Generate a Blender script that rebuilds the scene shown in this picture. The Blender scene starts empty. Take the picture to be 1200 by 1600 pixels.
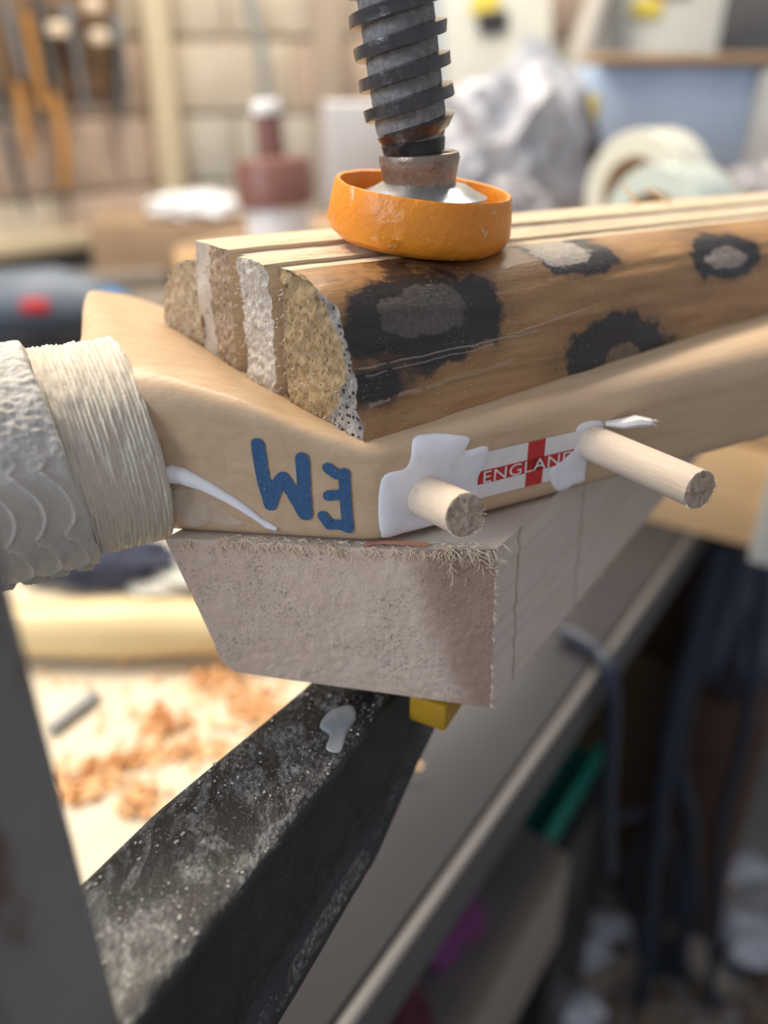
import bpy, bmesh, math, random
from mathutils import Vector, Matrix, noise

random.seed(7)
R = math.radians
CZ = 1.23                                   # height of the lens above the floor
SC = bpy.context.scene
COL = SC.collection

# ------------------------------------------------------------------ camera, world, lights, exposure
cam_d = bpy.data.cameras.new('camera')
cam_d.sensor_fit = 'VERTICAL'; cam_d.sensor_height = 36; cam_d.sensor_width = 27
cam_d.lens = 29.25
cam_d.clip_start = 0.005; cam_d.clip_end = 50
cam_d.dof.use_dof = True
cam_d.dof.focus_distance = 0.219
cam_d.dof.aperture_fstop = 4.8
cam = bpy.data.objects.new('camera', cam_d); COL.objects.link(cam)
cam.location = (0, 0, CZ); cam.rotation_euler = (R(62), 0, 0)
SC.camera = cam

world = bpy.data.worlds.new('workshop_air'); SC.world = world
world.use_nodes = True
world.node_tree.nodes['Background'].inputs['Color'].default_value = (0.86, 0.88, 0.97, 1)
world.node_tree.nodes['Background'].inputs['Strength'].default_value = 0.48

def area(name, loc, target, sx, sy, power, color):
    d = bpy.data.lights.new(name, 'AREA'); d.shape = 'RECTANGLE'; d.size = sx; d.size_y = sy
    d.energy = power; d.color = color
    o = bpy.data.objects.new(name, d); COL.objects.link(o)
    o.location = loc
    o.rotation_euler = (Vector(target) - Vector(loc)).to_track_quat('-Z', 'Y').to_euler()
    return o
area('ceiling_strip_light', (-0.75, 0.75, CZ + 1.25), (0.0, 0.35, CZ - 0.1), 0.9, 0.35, 40, (1.0, 0.86, 0.68))
area('window_daylight', (-1.7, -0.85, CZ + 0.75), (0, 0.25, CZ - 0.1), 0.8, 0.9, 24, (0.76, 0.86, 1.0))
area('added_wall_fill', (0.15, 1.35, CZ + 1.2), (-0.1, 1.7, CZ - 0.3), 1.2, 0.3, 30, (1.0, 0.91, 0.79))  # added lamp, brightens the back wall and the things before it

SC.view_settings.view_transform = 'Standard'
SC.view_settings.look = 'None'
SC.view_settings.gamma = 1.0
SC.view_settings.use_curve_mapping = False
SC.view_settings.exposure = 0.0

# ------------------------------------------------------------------ maths helpers
TH = R(28); CT, ST = math.cos(TH), math.sin(TH); FP = 1300.0
def ray(px, py):
    x = (px - 600) / FP; y = (800 - py) / FP
    return Vector((x, CT + ST * y, -ST + CT * y))
def at_z(px, py, z):                         # z relative to the lens, result in world space
    r = ray(px, py); r = r * (z / r.z); r.z += CZ; return r
def at_d(px, py, d):
    r = ray(px, py) * d; r.z += CZ; return r
def at_y(px, py, y):
    r = ray(px, py); r = r * (y / r.y); r.z += CZ; return r
def at_plane(px, py, P, n):
    r = ray(px, py); r = r * (P.dot(n) / r.dot(n)); r.z += CZ; return r
def sm(a, b, x):
    t = max(0.0, min(1.0, (x - a) / (b - a))); return t * t * (3 - 2 * t)
def lerp(a, b, t): return a + (b - a) * t
def interp(x, xs, ys):
    if x <= xs[0]: return ys[0]
    for i in range(1, len(xs)):
        if x <= xs[i]: return lerp(ys[i-1], ys[i], (x - xs[i-1]) / (xs[i] - xs[i-1]))
    return ys[-1]
def nz(x, y, z, s): return noise.noise(Vector((x * s, y * s, z * s)))
def fb(x, y, z, s, o=4): return noise.fractal(Vector((x * s, y * s, z * s)), 1.0, 2.0, o)

# ------------------------------------------------------------------ mesh collector
class MB:
    def __init__(s): s.v = []; s.f = []; s.m = []
    def add(s, vs, fs, mi=0):
        o = len(s.v); s.v += [tuple(p) for p in vs]
        s.f += [tuple(i + o for i in f) for f in fs]; s.m += [mi] * len(fs)
    def grid(s, nu, nv, fn, mi=0, flip=False):
        vs = [fn(i / (nu - 1), j / (nv - 1)) for i in range(nu) for j in range(nv)]
        fs = []
        for i in range(nu - 1):
            for j in range(nv - 1):
                q = (i * nv + j, (i + 1) * nv + j, (i + 1) * nv + j + 1, i * nv + j + 1)
                fs.append(q[::-1] if flip else q)
        s.add(vs, fs, mi)
    def loft(s, secs, cap=True, mi=0):
        n = len(secs[0]); vs = [p for sec in secs for p in sec]; fs = []
        for i in range(len(secs) - 1):
            for j in range(n):
                k = (j + 1) % n
                fs.append((i * n + j, i * n + k, (i + 1) * n + k, (i + 1) * n + j))
        if cap:
            fs.append(tuple(range(n))[::-1]); o = (len(secs) - 1) * n; fs.append(tuple(o + j for j in range(n)))
        s.add(vs, fs, mi)
    def box(s, c, d, rot=None, bev=0.0, mi=0, seg=2):
        bm = bmesh.new(); bmesh.ops.create_cube(bm, size=1)
        for v in bm.verts: v.co = Vector((v.co.x * d[0], v.co.y * d[1], v.co.z * d[2]))
        if bev: bmesh.ops.bevel(bm, geom=bm.edges[:], offset=bev, segments=seg, affect='EDGES', profile=0.5)
        M = rot if rot is not None else Matrix.Identity(3)
        vs = [M @ v.co + Vector(c) for v in bm.verts]
        bm.verts.index_update()
        s.add(vs, [[v.index for v in f.verts] for f in bm.faces], mi); bm.free()
    def tube(s, path, rad, n=8, cap=True, mi=0, squash=1.0):
        P = [Vector(p) for p in path]; secs = []
        if not hasattr(rad, '__len__'): rad = [rad] * len(P)
        t0 = (P[1] - P[0]).normalized()
        ref = Vector((0, 0, 1)) if abs(t0.z) < 0.9 else Vector((1, 0, 0))
        nn = t0.cross(ref).normalized()
        for i, p in enumerate(P):
            t = (P[min(i + 1, len(P) - 1)] - P[max(i - 1, 0)]).normalized()
            nn = (nn - t * nn.dot(t)).normalized(); b = t.cross(nn)
            secs.append([p + (nn * math.cos(a) + b * math.sin(a) * squash) * rad[i] for a in [2 * math.pi * k / n for k in range(n)]])
        s.loft(secs, cap, mi)
    def lathe(s, prof, n=32, M=None, mi=0, jit=0.0):
        vs = []; fs = []
        for i, (r, z) in enumerate(prof):
            for k in range(n):
                a = 2 * math.pi * k / n
                rr = r + (jit * nz(math.cos(a) * 3, math.sin(a) * 3, z * 200, 1.3) if jit else 0)
                p = Vector((rr * math.cos(a), rr * math.sin(a), z)); vs.append(M @ p if M is not None else p)
        for i in range(len(prof) - 1):
            for k in range(n):
                l = (k + 1) % n
                fs.append((i * n + k, i * n + l, (i + 1) * n + l, (i + 1) * n + k))
        fs.append(tuple(range(n))[::-1]); fs.append(tuple((len(prof) - 1) * n + k for k in range(n)))
        s.add(vs, fs, mi)
    def build(s, name, mats, parent=None, smooth=True, kind=None, label=None, sharp=40):
        me = bpy.data.meshes.new(name); me.from_pydata(s.v, [], s.f); me.validate()
        if not isinstance(mats, (list, tuple)): mats = [mats]
        for m in mats: me.materials.append(m)
        if len(me.polygons) == len(s.m): me.polygons.foreach_set('material_index', s.m)
        if smooth:
            me.polygons.foreach_set('use_smooth', [True] * len(me.polygons))
            try: me.set_sharp_from_angle(angle=R(sharp))
            except Exception: pass
        me.update()
        o = bpy.data.objects.new(name, me); COL.objects.link(o)
        if parent: o.parent = parent
        if kind: o['kind'] = kind
        if label: o['label'] = label
        return o

def tag(o, label, cat, group=None, kind=None):
    o['label'] = label; o['category'] = cat
    if group: o['group'] = group
    if kind: o['kind'] = kind
    return o
def thing(name, label, cat, loc, rz=0.0, group=None):
    o = bpy.data.objects.new(name, None); COL.objects.link(o); o.empty_display_size = 0.02
    o.location = loc; o.rotation_euler = (0, 0, rz)
    return tag(o, label, cat, group)
def W(x, y, z): return Vector((x, y, z + CZ))

# ------------------------------------------------------------------ material helpers
class Nd:
    def __init__(s, name):
        s.mat = bpy.data.materials.new(name); s.mat.use_nodes = True
        s.t = s.mat.node_tree; s.b = s.t.nodes['Principled BSDF']; s._tc = None
    def n(s, typ, **kw):
        x = s.t.nodes.new(typ)
        for k, v in kw.items(): setattr(x, k, v)
        return x
    def L(s, a, b): s.t.links.new(a, b)
    def put(s, sock, val):
        if hasattr(val, 'is_linked'): s.L(val, sock)
        elif isinstance(val, (tuple, list)) and len(val) == 3 and sock.type == 'RGBA': sock.default_value = (*val, 1)
        else: sock.default_value = val
    def co(s, sc=(1, 1, 1), loc=(0, 0, 0), rot=(0, 0, 0)):
        if s._tc is None: s._tc = s.n('ShaderNodeTexCoord')
        m = s.n('ShaderNodeMapping'); s.L(s._tc.outputs['Object'], m.inputs[0])
        m.inputs['Location'].default_value = loc; m.inputs['Rotation'].default_value = rot; m.inputs['Scale'].default_value = sc
        return m.outputs[0]
    def noise(s, scale, vec=None, detail=4, rough=0.55, dist=0.0):
        x = s.n('ShaderNodeTexNoise'); x.inputs['Scale'].default_value = scale; x.inputs['Detail'].default_value = detail
        x.inputs['Roughness'].default_value = rough; x.inputs['Distortion'].default_value = dist
        s.L(vec if vec is not None else s.co(), x.inputs['Vector']); return x.outputs['Fac']
    def voro(s, scale, vec=None, feature='F1'):
        x = s.n('ShaderNodeTexVoronoi'); x.feature = feature; x.inputs['Scale'].default_value = scale
        s.L(vec if vec is not None else s.co(), x.inputs['Vector']); return x.outputs['Distance']
    def ramp(s, fac, stops, mode='LINEAR'):
        x = s.n('ShaderNodeValToRGB'); x.color_ramp.interpolation = mode
        e = x.color_ramp.elements
        while len(e) < len(stops): e.new(0.5)
        for el, (p, c) in zip(e, stops):
            el.position = p; el.color = (c, c, c, 1) if not hasattr(c, '__len__') else (*c, 1)
        s.L(fac, x.inputs[0]); return x.outputs['Color']
    def mix(s, fac, a, b, mode='MIX'):
        x = s.n('ShaderNodeMix', data_type='RGBA', blend_type=mode)
        s.put(x.inputs['Factor'], fac); s.put(x.inputs['A'], a); s.put(x.inputs['B'], b); return x.outputs['Result']
    def math(s, op, a, b=0.0, clamp=False):
        x = s.n('ShaderNodeMath', operation=op, use_clamp=clamp); s.put(x.inputs[0], a); s.put(x.inputs[1], b); return x.outputs[0]
    def xyz(s, vec=None):
        x = s.n('ShaderNodeSeparateXYZ'); s.L(vec if vec is not None else s.co(), x.inputs[0]); return x.outputs
    def bump(s, h, dist, strength=1.0, normal=None):
        x = s.n('ShaderNodeBump'); x.inputs['Distance'].default_value = dist; x.inputs['Strength'].default_value = strength
        s.L(h, x.inputs['Height'])
        if normal is not None: s.L(normal, x.inputs['Normal'])
        return x.outputs['Normal']
    def out(s, col, rough=0.6, normal=None, metal=0.0, spec=0.4, coat=0.0):
        s.put(s.b.inputs['Base Color'], col); s.put(s.b.inputs['Roughness'], rough)
        s.b.inputs['Metallic'].default_value = metal; s.b.inputs['Specular IOR Level'].default_value = spec
        if coat: s.b.inputs['Coat Weight'].default_value = coat; s.b.inputs['Coat Roughness'].default_value = 0.15
        if normal is not None: s.L(normal, s.b.inputs['Normal'])
        return s.mat

def plain(name, c1, c2=None, sc=60, st=(1, 1, 1), rough=0.6, bump=0.0, bsc=None, spec=0.4, metal=0.0, speck=None, coat=0.0, detail=4):
    k = Nd(name); c2 = c2 or tuple(x * 0.75 for x in c1)
    v = k.co(st)
    n = k.noise(sc, v, detail)
    col = k.ramp(n, [(0.3, c1), (0.7, c2)])
    if speck:
        m = k.ramp(k.noise(speck[2], detail=3), [(speck[1], 0.0), (speck[1] + 0.06, 1.0)])
        col = k.mix(m, col, speck[0])
    nr = k.bump(k.noise(bsc or sc * 3, v, 5), bump) if bump else None
    return k.out(col, rough, nr, metal, spec, coat)

def wood(name, c1, c2, ring=260, axis=(1, 14, 14), rough=0.6, bump=0.0002, fine=900, dust=None):
    k = Nd(name); v = k.co(axis)
    n = k.noise(ring / 14, v, 6, 0.6, 0.4)
    col = k.ramp(n, [(0.32, c1), (0.68, c2)])
    fn = k.noise(fine / 10, k.co((axis[0] * 2, axis[1] * 2, axis[2] * 2)), 3)
    col = k.mix(k.ramp(fn, [(0.35, 0.22), (0.6, 0.0)]), col, tuple(x * 0.62 for x in c2))
    if dust:
        m = k.ramp(k.noise(dust[2], detail=4, rough=0.7), [(dust[1], 0.0), (dust[1] + 0.05, 0.8)])
        col = k.mix(m, col, dust[0])
    nr = k.bump(fn, bump) if bump else None
    return k.out(col, rough, nr, 0, 0.35)

M = {}
# the bat: varnished willow with fine scratches and pale dust
k = Nd('varnished_willow')
v = k.co((1, 9, 9))
c = k.ramp(k.noise(26, v, 5, 0.6, 0.5), [(0.3, (0.585, 0.425, 0.275)), (0.7, (0.50, 0.345, 0.21))])
gl = k.ramp(k.noise(16, k.co((1, 22, 3)), 2, 0.4, 0.3), [(0.488, 0.0), (0.5, 0.16), (0.512, 0.0)])
c = k.mix(gl, c, (0.36, 0.20, 0.09))
du = k.ramp(k.noise(2600, k.co(), 3, 0.7), [(0.63, 0.0), (0.70, 0.7)])
dm = k.ramp(k.noise(70, k.co(), 3), [(0.42, 0.0), (0.65, 1.0)])
c = k.mix(k.math('MULTIPLY', du, dm), c, (0.80, 0.74, 0.62))
sc_ = k.noise(600, k.co((0.25, 1, 2.2), rot=(0, 0.3, 0)), 4, 0.6)
nr = k.bump(sc_, 0.00008); nr = k.bump(k.noise(1500, None, 2), 0.00005, 1, nr)
M['bat'] = k.out(c, k.ramp(sc_, [(0.3, 0.36), (0.7, 0.52)]), nr, 0, 0.45)

# cane skin with black leopard-like burn marks
k = Nd('spotted_cane_skin')
c = k.ramp(k.noise(30, k.co((1, 4, 9)), 5, 0.6, 0.3), [(0.25, (0.42, 0.235, 0.09)), (0.5, (0.34, 0.18, 0.065)), (0.78, (0.215, 0.105, 0.04))])
wob = k.noise(160, None, 5, 0.62)
wob2 = k.noise(60, None, 3, 0.5)
def spot(c, cx, cz, rx, rz, inner, icol, rot=0.0, sh=(0, 0), soft=0.16):
    vec = k.co((1 / rx, 0.0, 1 / rz), (-cx / rx, 0, -cz / rz))
    l = k.n('ShaderNodeVectorMath', operation='LENGTH'); k.L(vec, l.inputs[0])
    d = k.math('ADD', l.outputs['Value'], k.math('MULTIPLY', k.math('SUBTRACT', wob, 0.5), 0.75))
    d = k.math('ADD', d, k.math('MULTIPLY', k.math('SUBTRACT', wob2, 0.5), 0.7))
    halo = k.ramp(d, [(0.0, 0.75), (1.0, 0.55), (1.0, 0.45)])
    c = k.mix(k.ramp(k.math('MULTIPLY', d, 0.5), [(0.42, 0.6), (0.68, 0.0)]), c, (0.13, 0.062, 0.025))
    c = k.mix(k.ramp(k.math('MULTIPLY', d, 0.5), [(0.5 - soft, 1.0), (0.5, 0.0)]), c, (0.016, 0.012, 0.011))
    if inner:
        vec2 = k.co((1 / (rx * inner[0]), 0.0, 1 / (rz * inner[1])), (-(cx + sh[0]) / (rx * inner[0]), 0, -(cz + sh[1]) / (rz * inner[1])))
        l2 = k.n('ShaderNodeVectorMath', operation='LENGTH'); k.L(vec2, l2.inputs[0])
        d2 = k.math('ADD', l2.outputs['Value'], k.math('MULTIPLY', k.math('SUBTRACT', wob, 0.5), 1.1))
        tint = k.mix(k.ramp(k.noise(700, None, 5, 0.7), [(0.35, 0.0), (0.7, 1.0)]), icol, tuple(x * 0.45 for x in icol))
        c = k.mix(k.ramp(k.math('MULTIPLY', d2, 0.5), [(0.46, 1.0), (0.5, 0.0)]), c, tint)
    return c
c = spot(c, 0.040, 0.0385, 0.012, 0.006, None, None, soft=0.4)
c = spot(c, 0.0245, 0.026, 0.0275, 0.0125, (0.52, 0.46), (0.105, 0.085, 0.07), sh=(0.0, 0.003), soft=0.07)
c = spot(c, 0.006, 0.014, 0.011, 0.006, None, None, soft=0.2)
c = spot(c, 0.093, 0.0085, 0.0245, 0.0105, (0.34, 0.42), (0.20, 0.13, 0.065), sh=(0.003, -0.003), soft=0.06)
c = spot(c, 0.085, 0.0350, 0.0175, 0.0050, (0.62, 0.55), (0.42, 0.37, 0.32), sh=(-0.003, 0.001), soft=0.06)
c = spot(c, 0.1495, 0.0285, 0.0185, 0.0066, (0.58, 0.46), (0.36, 0.29, 0.24), soft=0.06)
# pale scratches along the skin
X, Y, Z = k.xyz()
def scratch(c, x0, z0, x1, z1, w, col, s0=0.0):
    sl = (z1 - z0) / (x1 - x0)
    ln = k.math('ADD', k.math('MULTIPLY', k.math('SUBTRACT', X, x0), sl), z0)
    dd = k.math('ABSOLUTE', k.math('SUBTRACT', k.math('ADD', Z, k.math('MULTIPLY', k.math('SUBTRACT', k.noise(90), 0.5), 0.0022)), ln))
    a = k.math('LESS_THAN', dd, w)
    b = k.math('MULTIPLY', k.math('GREATER_THAN', X, x0), k.math('LESS_THAN', X, x1))
    g = k.math('GREATER_THAN', k.noise(130), 0.40)
    return k.mix(k.math('MULTIPLY', k.math('MULTIPLY', a, b), k.math('MULTIPLY', g, 0.5)), c, col)
c = scratch(c, 0.001, 0.0185, 0.062, 0.0190, 0.00022, (0.42, 0.36, 0.30))
c = scratch(c, 0.003, 0.0165, 0.045, 0.0178, 0.00018, (0.36, 0.32, 0.28))
c = scratch(c, 0.003, 0.0095, 0.052, 0.0125, 0.00055, (0.40, 0.31, 0.22))
c = scratch(c, 0.050, 0.0195, 0.086, 0.0225, 0.00022, (0.50, 0.40, 0.28))
du = k.ramp(k.noise(1500, None, 2, 0.7), [(0.66, 0.0), (0.71, 0.85)])
c = k.mix(k.math('MULTIPLY', du, k.ramp(k.noise(60), [(0.4, 0.0), (0.6, 1.0)])), c, (0.62, 0.56, 0.48))
nr = k.bump(k.noise(220, k.co((0.3, 1, 2)), 5, 0.65), 0.0006)
M['cane'] = k.out(c, 0.36, nr, 0, 0.5, 0.15)

def fibre_end(name, c1, c2, hole, grey=None):
    k = Nd(name)
    n = k.noise(420, k.co((1, 1.8, 0.5)), 5, 0.7)
    c = k.ramp(n, [(0.3, c2), (0.62, c1)])
    h = k.ramp(k.noise(900, k.co((1, 1.5, 0.7)), 3, 0.7), [(0.36, 1.0), (0.46, 0.0)])
    c = k.mix(k.math('MULTIPLY', h, 0.8), c, hole)
    if grey:
        X, Y, Z = k.xyz()
        g = k.math('ADD', Y, k.math('MULTIPLY', k.math('SUBTRACT', k.noise(180), 0.5), 0.006))
        g = k.math('SUBTRACT', g, k.math('MULTIPLY', k.math('MAXIMUM', k.math('SUBTRACT', 0.015, Z), 0.0), 0.6))
        g = k.math('SUBTRACT', g, k.math('MULTIPLY', k.math('MAXIMUM', k.math('SUBTRACT', Z, 0.024), 0.0), 0.75))
        gm = k.ramp(k.math('MULTIPLY', g, 60.0), [(0.40, 1.0), (0.47, 0.0)])
        pit = k.ramp(k.voro(620), [(0.24, 0.0), (0.36, 1.0)])
        gc = k.mix(pit, (0.05, 0.045, 0.04), k.ramp(k.noise(330, None, 5, 0.7), [(0.35, (0.27, 0.25, 0.23)), (0.65, grey)]))
        c = k.mix(gm, c, gc)
    nr = k.bump(k.noise(1100, k.co((1, 1.5, 0.45)), 5, 0.7), 0.0010)
    return k.out(c, 0.9, nr, 0, 0.15)
M['end_tan'] = fibre_end('cane_fibre_end', (0.56, 0.42, 0.245), (0.42, 0.29, 0.15), (0.13, 0.075, 0.035), (0.52, 0.48, 0.44))
M['end_tan2'] = fibre_end('pale_cane_fibre_end', (0.66, 0.53, 0.36), (0.50, 0.38, 0.24), (0.25, 0.16, 0.09))
M['end_white'] = fibre_end('pale_torn_end', (0.88, 0.81, 0.71), (0.70, 0.61, 0.50), (0.46, 0.37, 0.28))
M['end_brown'] = fibre_end('brown_fibre_end', (0.58, 0.44, 0.31), (0.40, 0.28, 0.18), (0.18, 0.11, 0.06))
M['end_smooth'] = plain('grey_glue_line', (0.50, 0.44, 0.375), (0.42, 0.365, 0.305), 150, (1, 1, 0.2), 0.8, 0.0002)
M['top_cream'] = wood('split_cream_wood', (0.80, 0.68, 0.50), (0.66, 0.52, 0.35), 300, (1, 16, 16), 0.8, 0.0007)
M['groove'] = plain('grey_groove', (0.42, 0.37, 0.32), (0.2, 0.17, 0.15), 300, (1, 3, 3), 0.9, 0.0004)

# pine block
k = Nd('pine_end_grain')
X, Y, Z = k.xyz()
n = k.noise(110, k.co((1, 1, 1.3)), 5, 0.6)
c = k.ramp(n, [(0.3, (0.88, 0.70, 0.565)), (0.7, (0.77, 0.59, 0.465))])
band = k.math('ADD', Z, k.math('MULTIPLY', X, 0.22)); band = k.math('ADD', band, k.math('MULTIPLY', k.math('SUBTRACT', k.noise(40), 0.5), 0.02))
c = k.mix(k.ramp(k.math('MULTIPLY', k.math('ADD', band, 0.05), 16.0), [(0.32, 0.0), (0.62, 0.32)]), c, (0.62, 0.475, 0.39))
rd = k.math('ADD', X, k.math('MULTIPLY', k.math('SUBTRACT', k.noise(50), 0.5), 0.014)); rd = k.math('ADD', rd, k.math('MULTIPLY', Z, 0.25))
c = k.mix(k.ramp(k.math('MULTIPLY', k.math('ADD', rd, 0.02), 50.0), [(0.34, 0.0), (0.72, 0.7), (0.95, 0.85)]), c, (0.36, 0.225, 0.175))
pit = k.ramp(k.noise(1000, None, 3, 0.75), [(0.34, 1.0), (0.42, 0.0)])
pm = k.ramp(k.noise(60, k.co((1, 1, 1), (0.3, 0, 0)), 3), [(0.42, 0.1), (0.6, 1.0)])
c = k.mix(k.math('MULTIPLY', k.math('MULTIPLY', pit, pm), 0.4), c, (0.40, 0.29, 0.22))
wh = k.ramp(k.noise(1400, None, 2, 0.7), [(0.64, 0.0), (0.72, 0.35)])
c = k.mix(wh, c, (0.74, 0.63, 0.53))
nr = k.bump(k.noise(900, None, 6, 0.7), 0.0007); nr = k.bump(k.math('MULTIPLY', pit, pm), -0.00025, 1, nr)
M['block_end'] = k.out(c, 0.88, nr, 0, 0.2)
k = Nd('pine_side')
X, Y, Z = k.xyz()
c = k.ramp(k.noise(30, k.co((1, 1, 5)), 4), [(0.3, (0.62, 0.53, 0.455)), (0.7, (0.56, 0.47, 0.395))])
M['block_side'] = k.out(c, 0.75, k.bump(k.noise(500, None, 4), 0.0002), 0, 0.25)
M['pencil'] = plain('grain_line', (0.50, 0.42, 0.345), None, 300, rough=0.9)
M['fray'] = plain('frayed_pine', (0.84, 0.71, 0.54), (0.74, 0.60, 0.44), 300, rough=0.9)
M['fray_grey'] = plain('frayed_pine_dull', (0.70, 0.59, 0.48), (0.58, 0.47, 0.37), 300, rough=0.9)

M['dowel'] = wood('beech_dowel', (0.74, 0.62, 0.50), (0.66, 0.53, 0.40), 300, (16, 1.2, 16), 0.65, 0.00012)
M['dowel_end'] = fibre_end('dowel_cut_end', (0.66, 0.53, 0.42), (0.50, 0.375, 0.28), (0.3, 0.2, 0.14))
k = Nd('wet_white_glue'); M['glue'] = k.out((0.84, 0.83, 0.87), 0.16, k.bump(k.noise(90, None, 2), 0.0006), 0, 0.5)
k.b.inputs['Subsurface Weight'].default_value = 0.25; k.b.inputs['Subsurface Radius'].default_value = (0.002, 0.002, 0.002); k.b.inputs['Subsurface Scale'].default_value = 1.0
M['glue_film'] = plain('thin_glue_film', (0.60, 0.49, 0.40), (0.50, 0.36, 0.24), 180, rough=0.22)
k = Nd('blue_marker'); c = k.ramp(k.noise(900, None, 4, 0.7), [(0.35, (0.030, 0.085, 0.19)), (0.66, (0.052, 0.125, 0.255))])
c = k.mix(k.ramp(k.noise(1100, None, 2), [(0.70, 0.0), (0.75, 0.8)]), c, (0.5, 0.5, 0.48))
M['ink'] = k.out(c, 0.5, None)
M['st_white'] = plain('sticker_white', (0.80, 0.78, 0.77), (0.74, 0.70, 0.67), 200, rough=0.42)
M['st_red'] = plain('sticker_red', (0.56, 0.035, 0.035), (0.48, 0.03, 0.03), 400, rough=0.42)

k = Nd('cotton_binding')
c = k.ramp(k.noise(500, k.co((4, 1, 1)), 5, 0.65), [(0.3, (0.78, 0.715, 0.60)), (0.7, (0.66, 0.595, 0.485))])
M['binding'] = k.out(c, 0.9, k.bump(k.noise(1600, k.co((1.6, 0.6, 0.6)), 4, 0.7), 0.00035), 0, 0.2)
k = Nd('grey_rubber_grip')
c = k.ramp(k.noise(180, None, 5, 0.6), [(0.3, (0.64, 0.61, 0.56)), (0.7, (0.55, 0.52, 0.475))])
M['grip'] = k.out(c, 0.72, k.bump(k.noise(900, k.co((1, 1, 1.6)), 4, 0.7), 0.0005), 0, 0.3)

# clamp
k = Nd('dusty_black_jaw')
geo = k.n('ShaderNodeNewGeometry'); s_ = k.n('ShaderNodeSeparateXYZ'); k.L(geo.outputs['True Normal'], s_.inputs[0])
upf = k.ramp(s_.outputs[2], [(0.55, 0.06), (0.95, 1.0)])
base = k.ramp(k.noise(120, None, 5), [(0.3, (0.007, 0.0075, 0.0085)), (0.7, (0.017, 0.018, 0.02))])
big = k.ramp(k.noise(75, k.co((1.2, 0.7, 1)), 7, 0.72, 0.9), [(0.46, 0.03), (0.60, 1.0)])
fin = k.ramp(k.noise(620, k.co((1.6, 0.8, 1), rot=(0, 0, 0.4)), 7, 0.82), [(0.42, 0.0), (0.68, 1.0)])
gra = k.ramp(k.voro(420), [(0.10, 1.0), (0.2, 0.0)])
m = k.math('MULTIPLY', k.math('ADD', k.math('MULTIPLY', big, fin), k.math('MULTIPLY', gra, 0.30), True), upf)
c = k.mix(m, base, (0.50, 0.50, 0.48))
M['jaw'] = k.out(c, k.ramp(m, [(0.0, 0.32), (0.5, 0.9)]), k.bump(k.noise(500, None, 5, 0.7), 0.0005), 0, 0.5)
k = Nd('rusty_grey_steel')
c = k.ramp(k.noise(40, k.co((1, 1, 0.4)), 4), [(0.3, (0.22, 0.213, 0.205)), (0.7, (0.16, 0.155, 0.15))])
rm = k.ramp(k.noise(48, k.co((1, 1, 0.5), (0.11, 0.2, 0.4)), 3), [(0.58, 0.0), (0.66, 0.85)])
c = k.mix(rm, c, (0.12, 0.06, 0.038))
M['steel_bar'] = k.out(c, 0.5, k.bump(k.noise(200), 0.0002), 0.0, 0.4)
k = Nd('dark_oily_screw')
n = k.noise(500, None, 5, 0.7)
c = k.ramp(n, [(0.3, (0.16, 0.155, 0.15)), (0.55, (0.29, 0.28, 0.275)), (0.75, (0.42, 0.39, 0.35))])
M['screw_root'] = k.out(c, 0.62, k.bump(n, 0.0005), 0.1, 0.4)
k = Nd('dark_screw_crest')
n = k.noise(350, None, 5, 0.7)
c = k.ramp(n, [(0.3, (0.022, 0.019, 0.021)), (0.58, (0.045, 0.038, 0.038)), (0.72, (0.12, 0.085, 0.06))])
M['screw'] = k.out(c, 0.2, k.bump(n, 0.0003), 0.2, 0.6, 0.6)
M['neck'] = plain('black_neck', (0.012, 0.012, 0.013), (0.03, 0.028, 0.027), 200, rough=0.2)
k = Nd('worn_steel_collar')
Z = k.xyz()[2]
c = k.ramp(k.noise(260, None, 5, 0.65), [(0.3, (0.22, 0.19, 0.16)), (0.5, (0.33, 0.27, 0.215)), (0.7, (0.22, 0.15, 0.10))])
M['collar'] = k.out(c, 0.38, k.bump(k.noise(400, None, 4), 0.0004), 0.7, 0.5)
M['washer'] = plain('bright_washer', (0.52, 0.54, 0.56), (0.42, 0.43, 0.44), 200, rough=0.28, metal=0.85)
k = Nd('orange_plastic')
c = k.ramp(k.noise(60), [(0.3, (0.80, 0.29, 0.018)), (0.7, (0.68, 0.225, 0.014))])
w1 = k.ramp(k.noise(210, k.co((1, 1, 0.7)), 5, 0.7), [(0.60, 0.0), (0.66, 0.7)])
c = k.mix(w1, c, (0.72, 0.56, 0.38))
w2 = k.ramp(k.noise(1500, None, 2), [(0.69, 0.0), (0.74, 0.7)])
c = k.mix(w2, c, (0.85, 0.72, 0.5))
M['orange'] = k.out(c, 0.36, k.bump(k.noise(300, None, 5), 0.0005), 0, 0.5)
k.b.inputs['Subsurface Weight'].default_value = 0.15; k.b.inputs['Subsurface Radius'].default_value = (0.004, 0.002, 0.001); k.b.inputs['Subsurface Scale'].default_value = 1.0
M['pad_yellow'] = plain('yellow_jaw_pad', (0.46, 0.27, 0.02), (0.38, 0.21, 0.015), 80, rough=0.4, bump=0.0002)
M['dust'] = plain('sawdust_grains', (0.62, 0.58, 0.52), (0.48, 0.45, 0.40), 400, rough=0.95)

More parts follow.
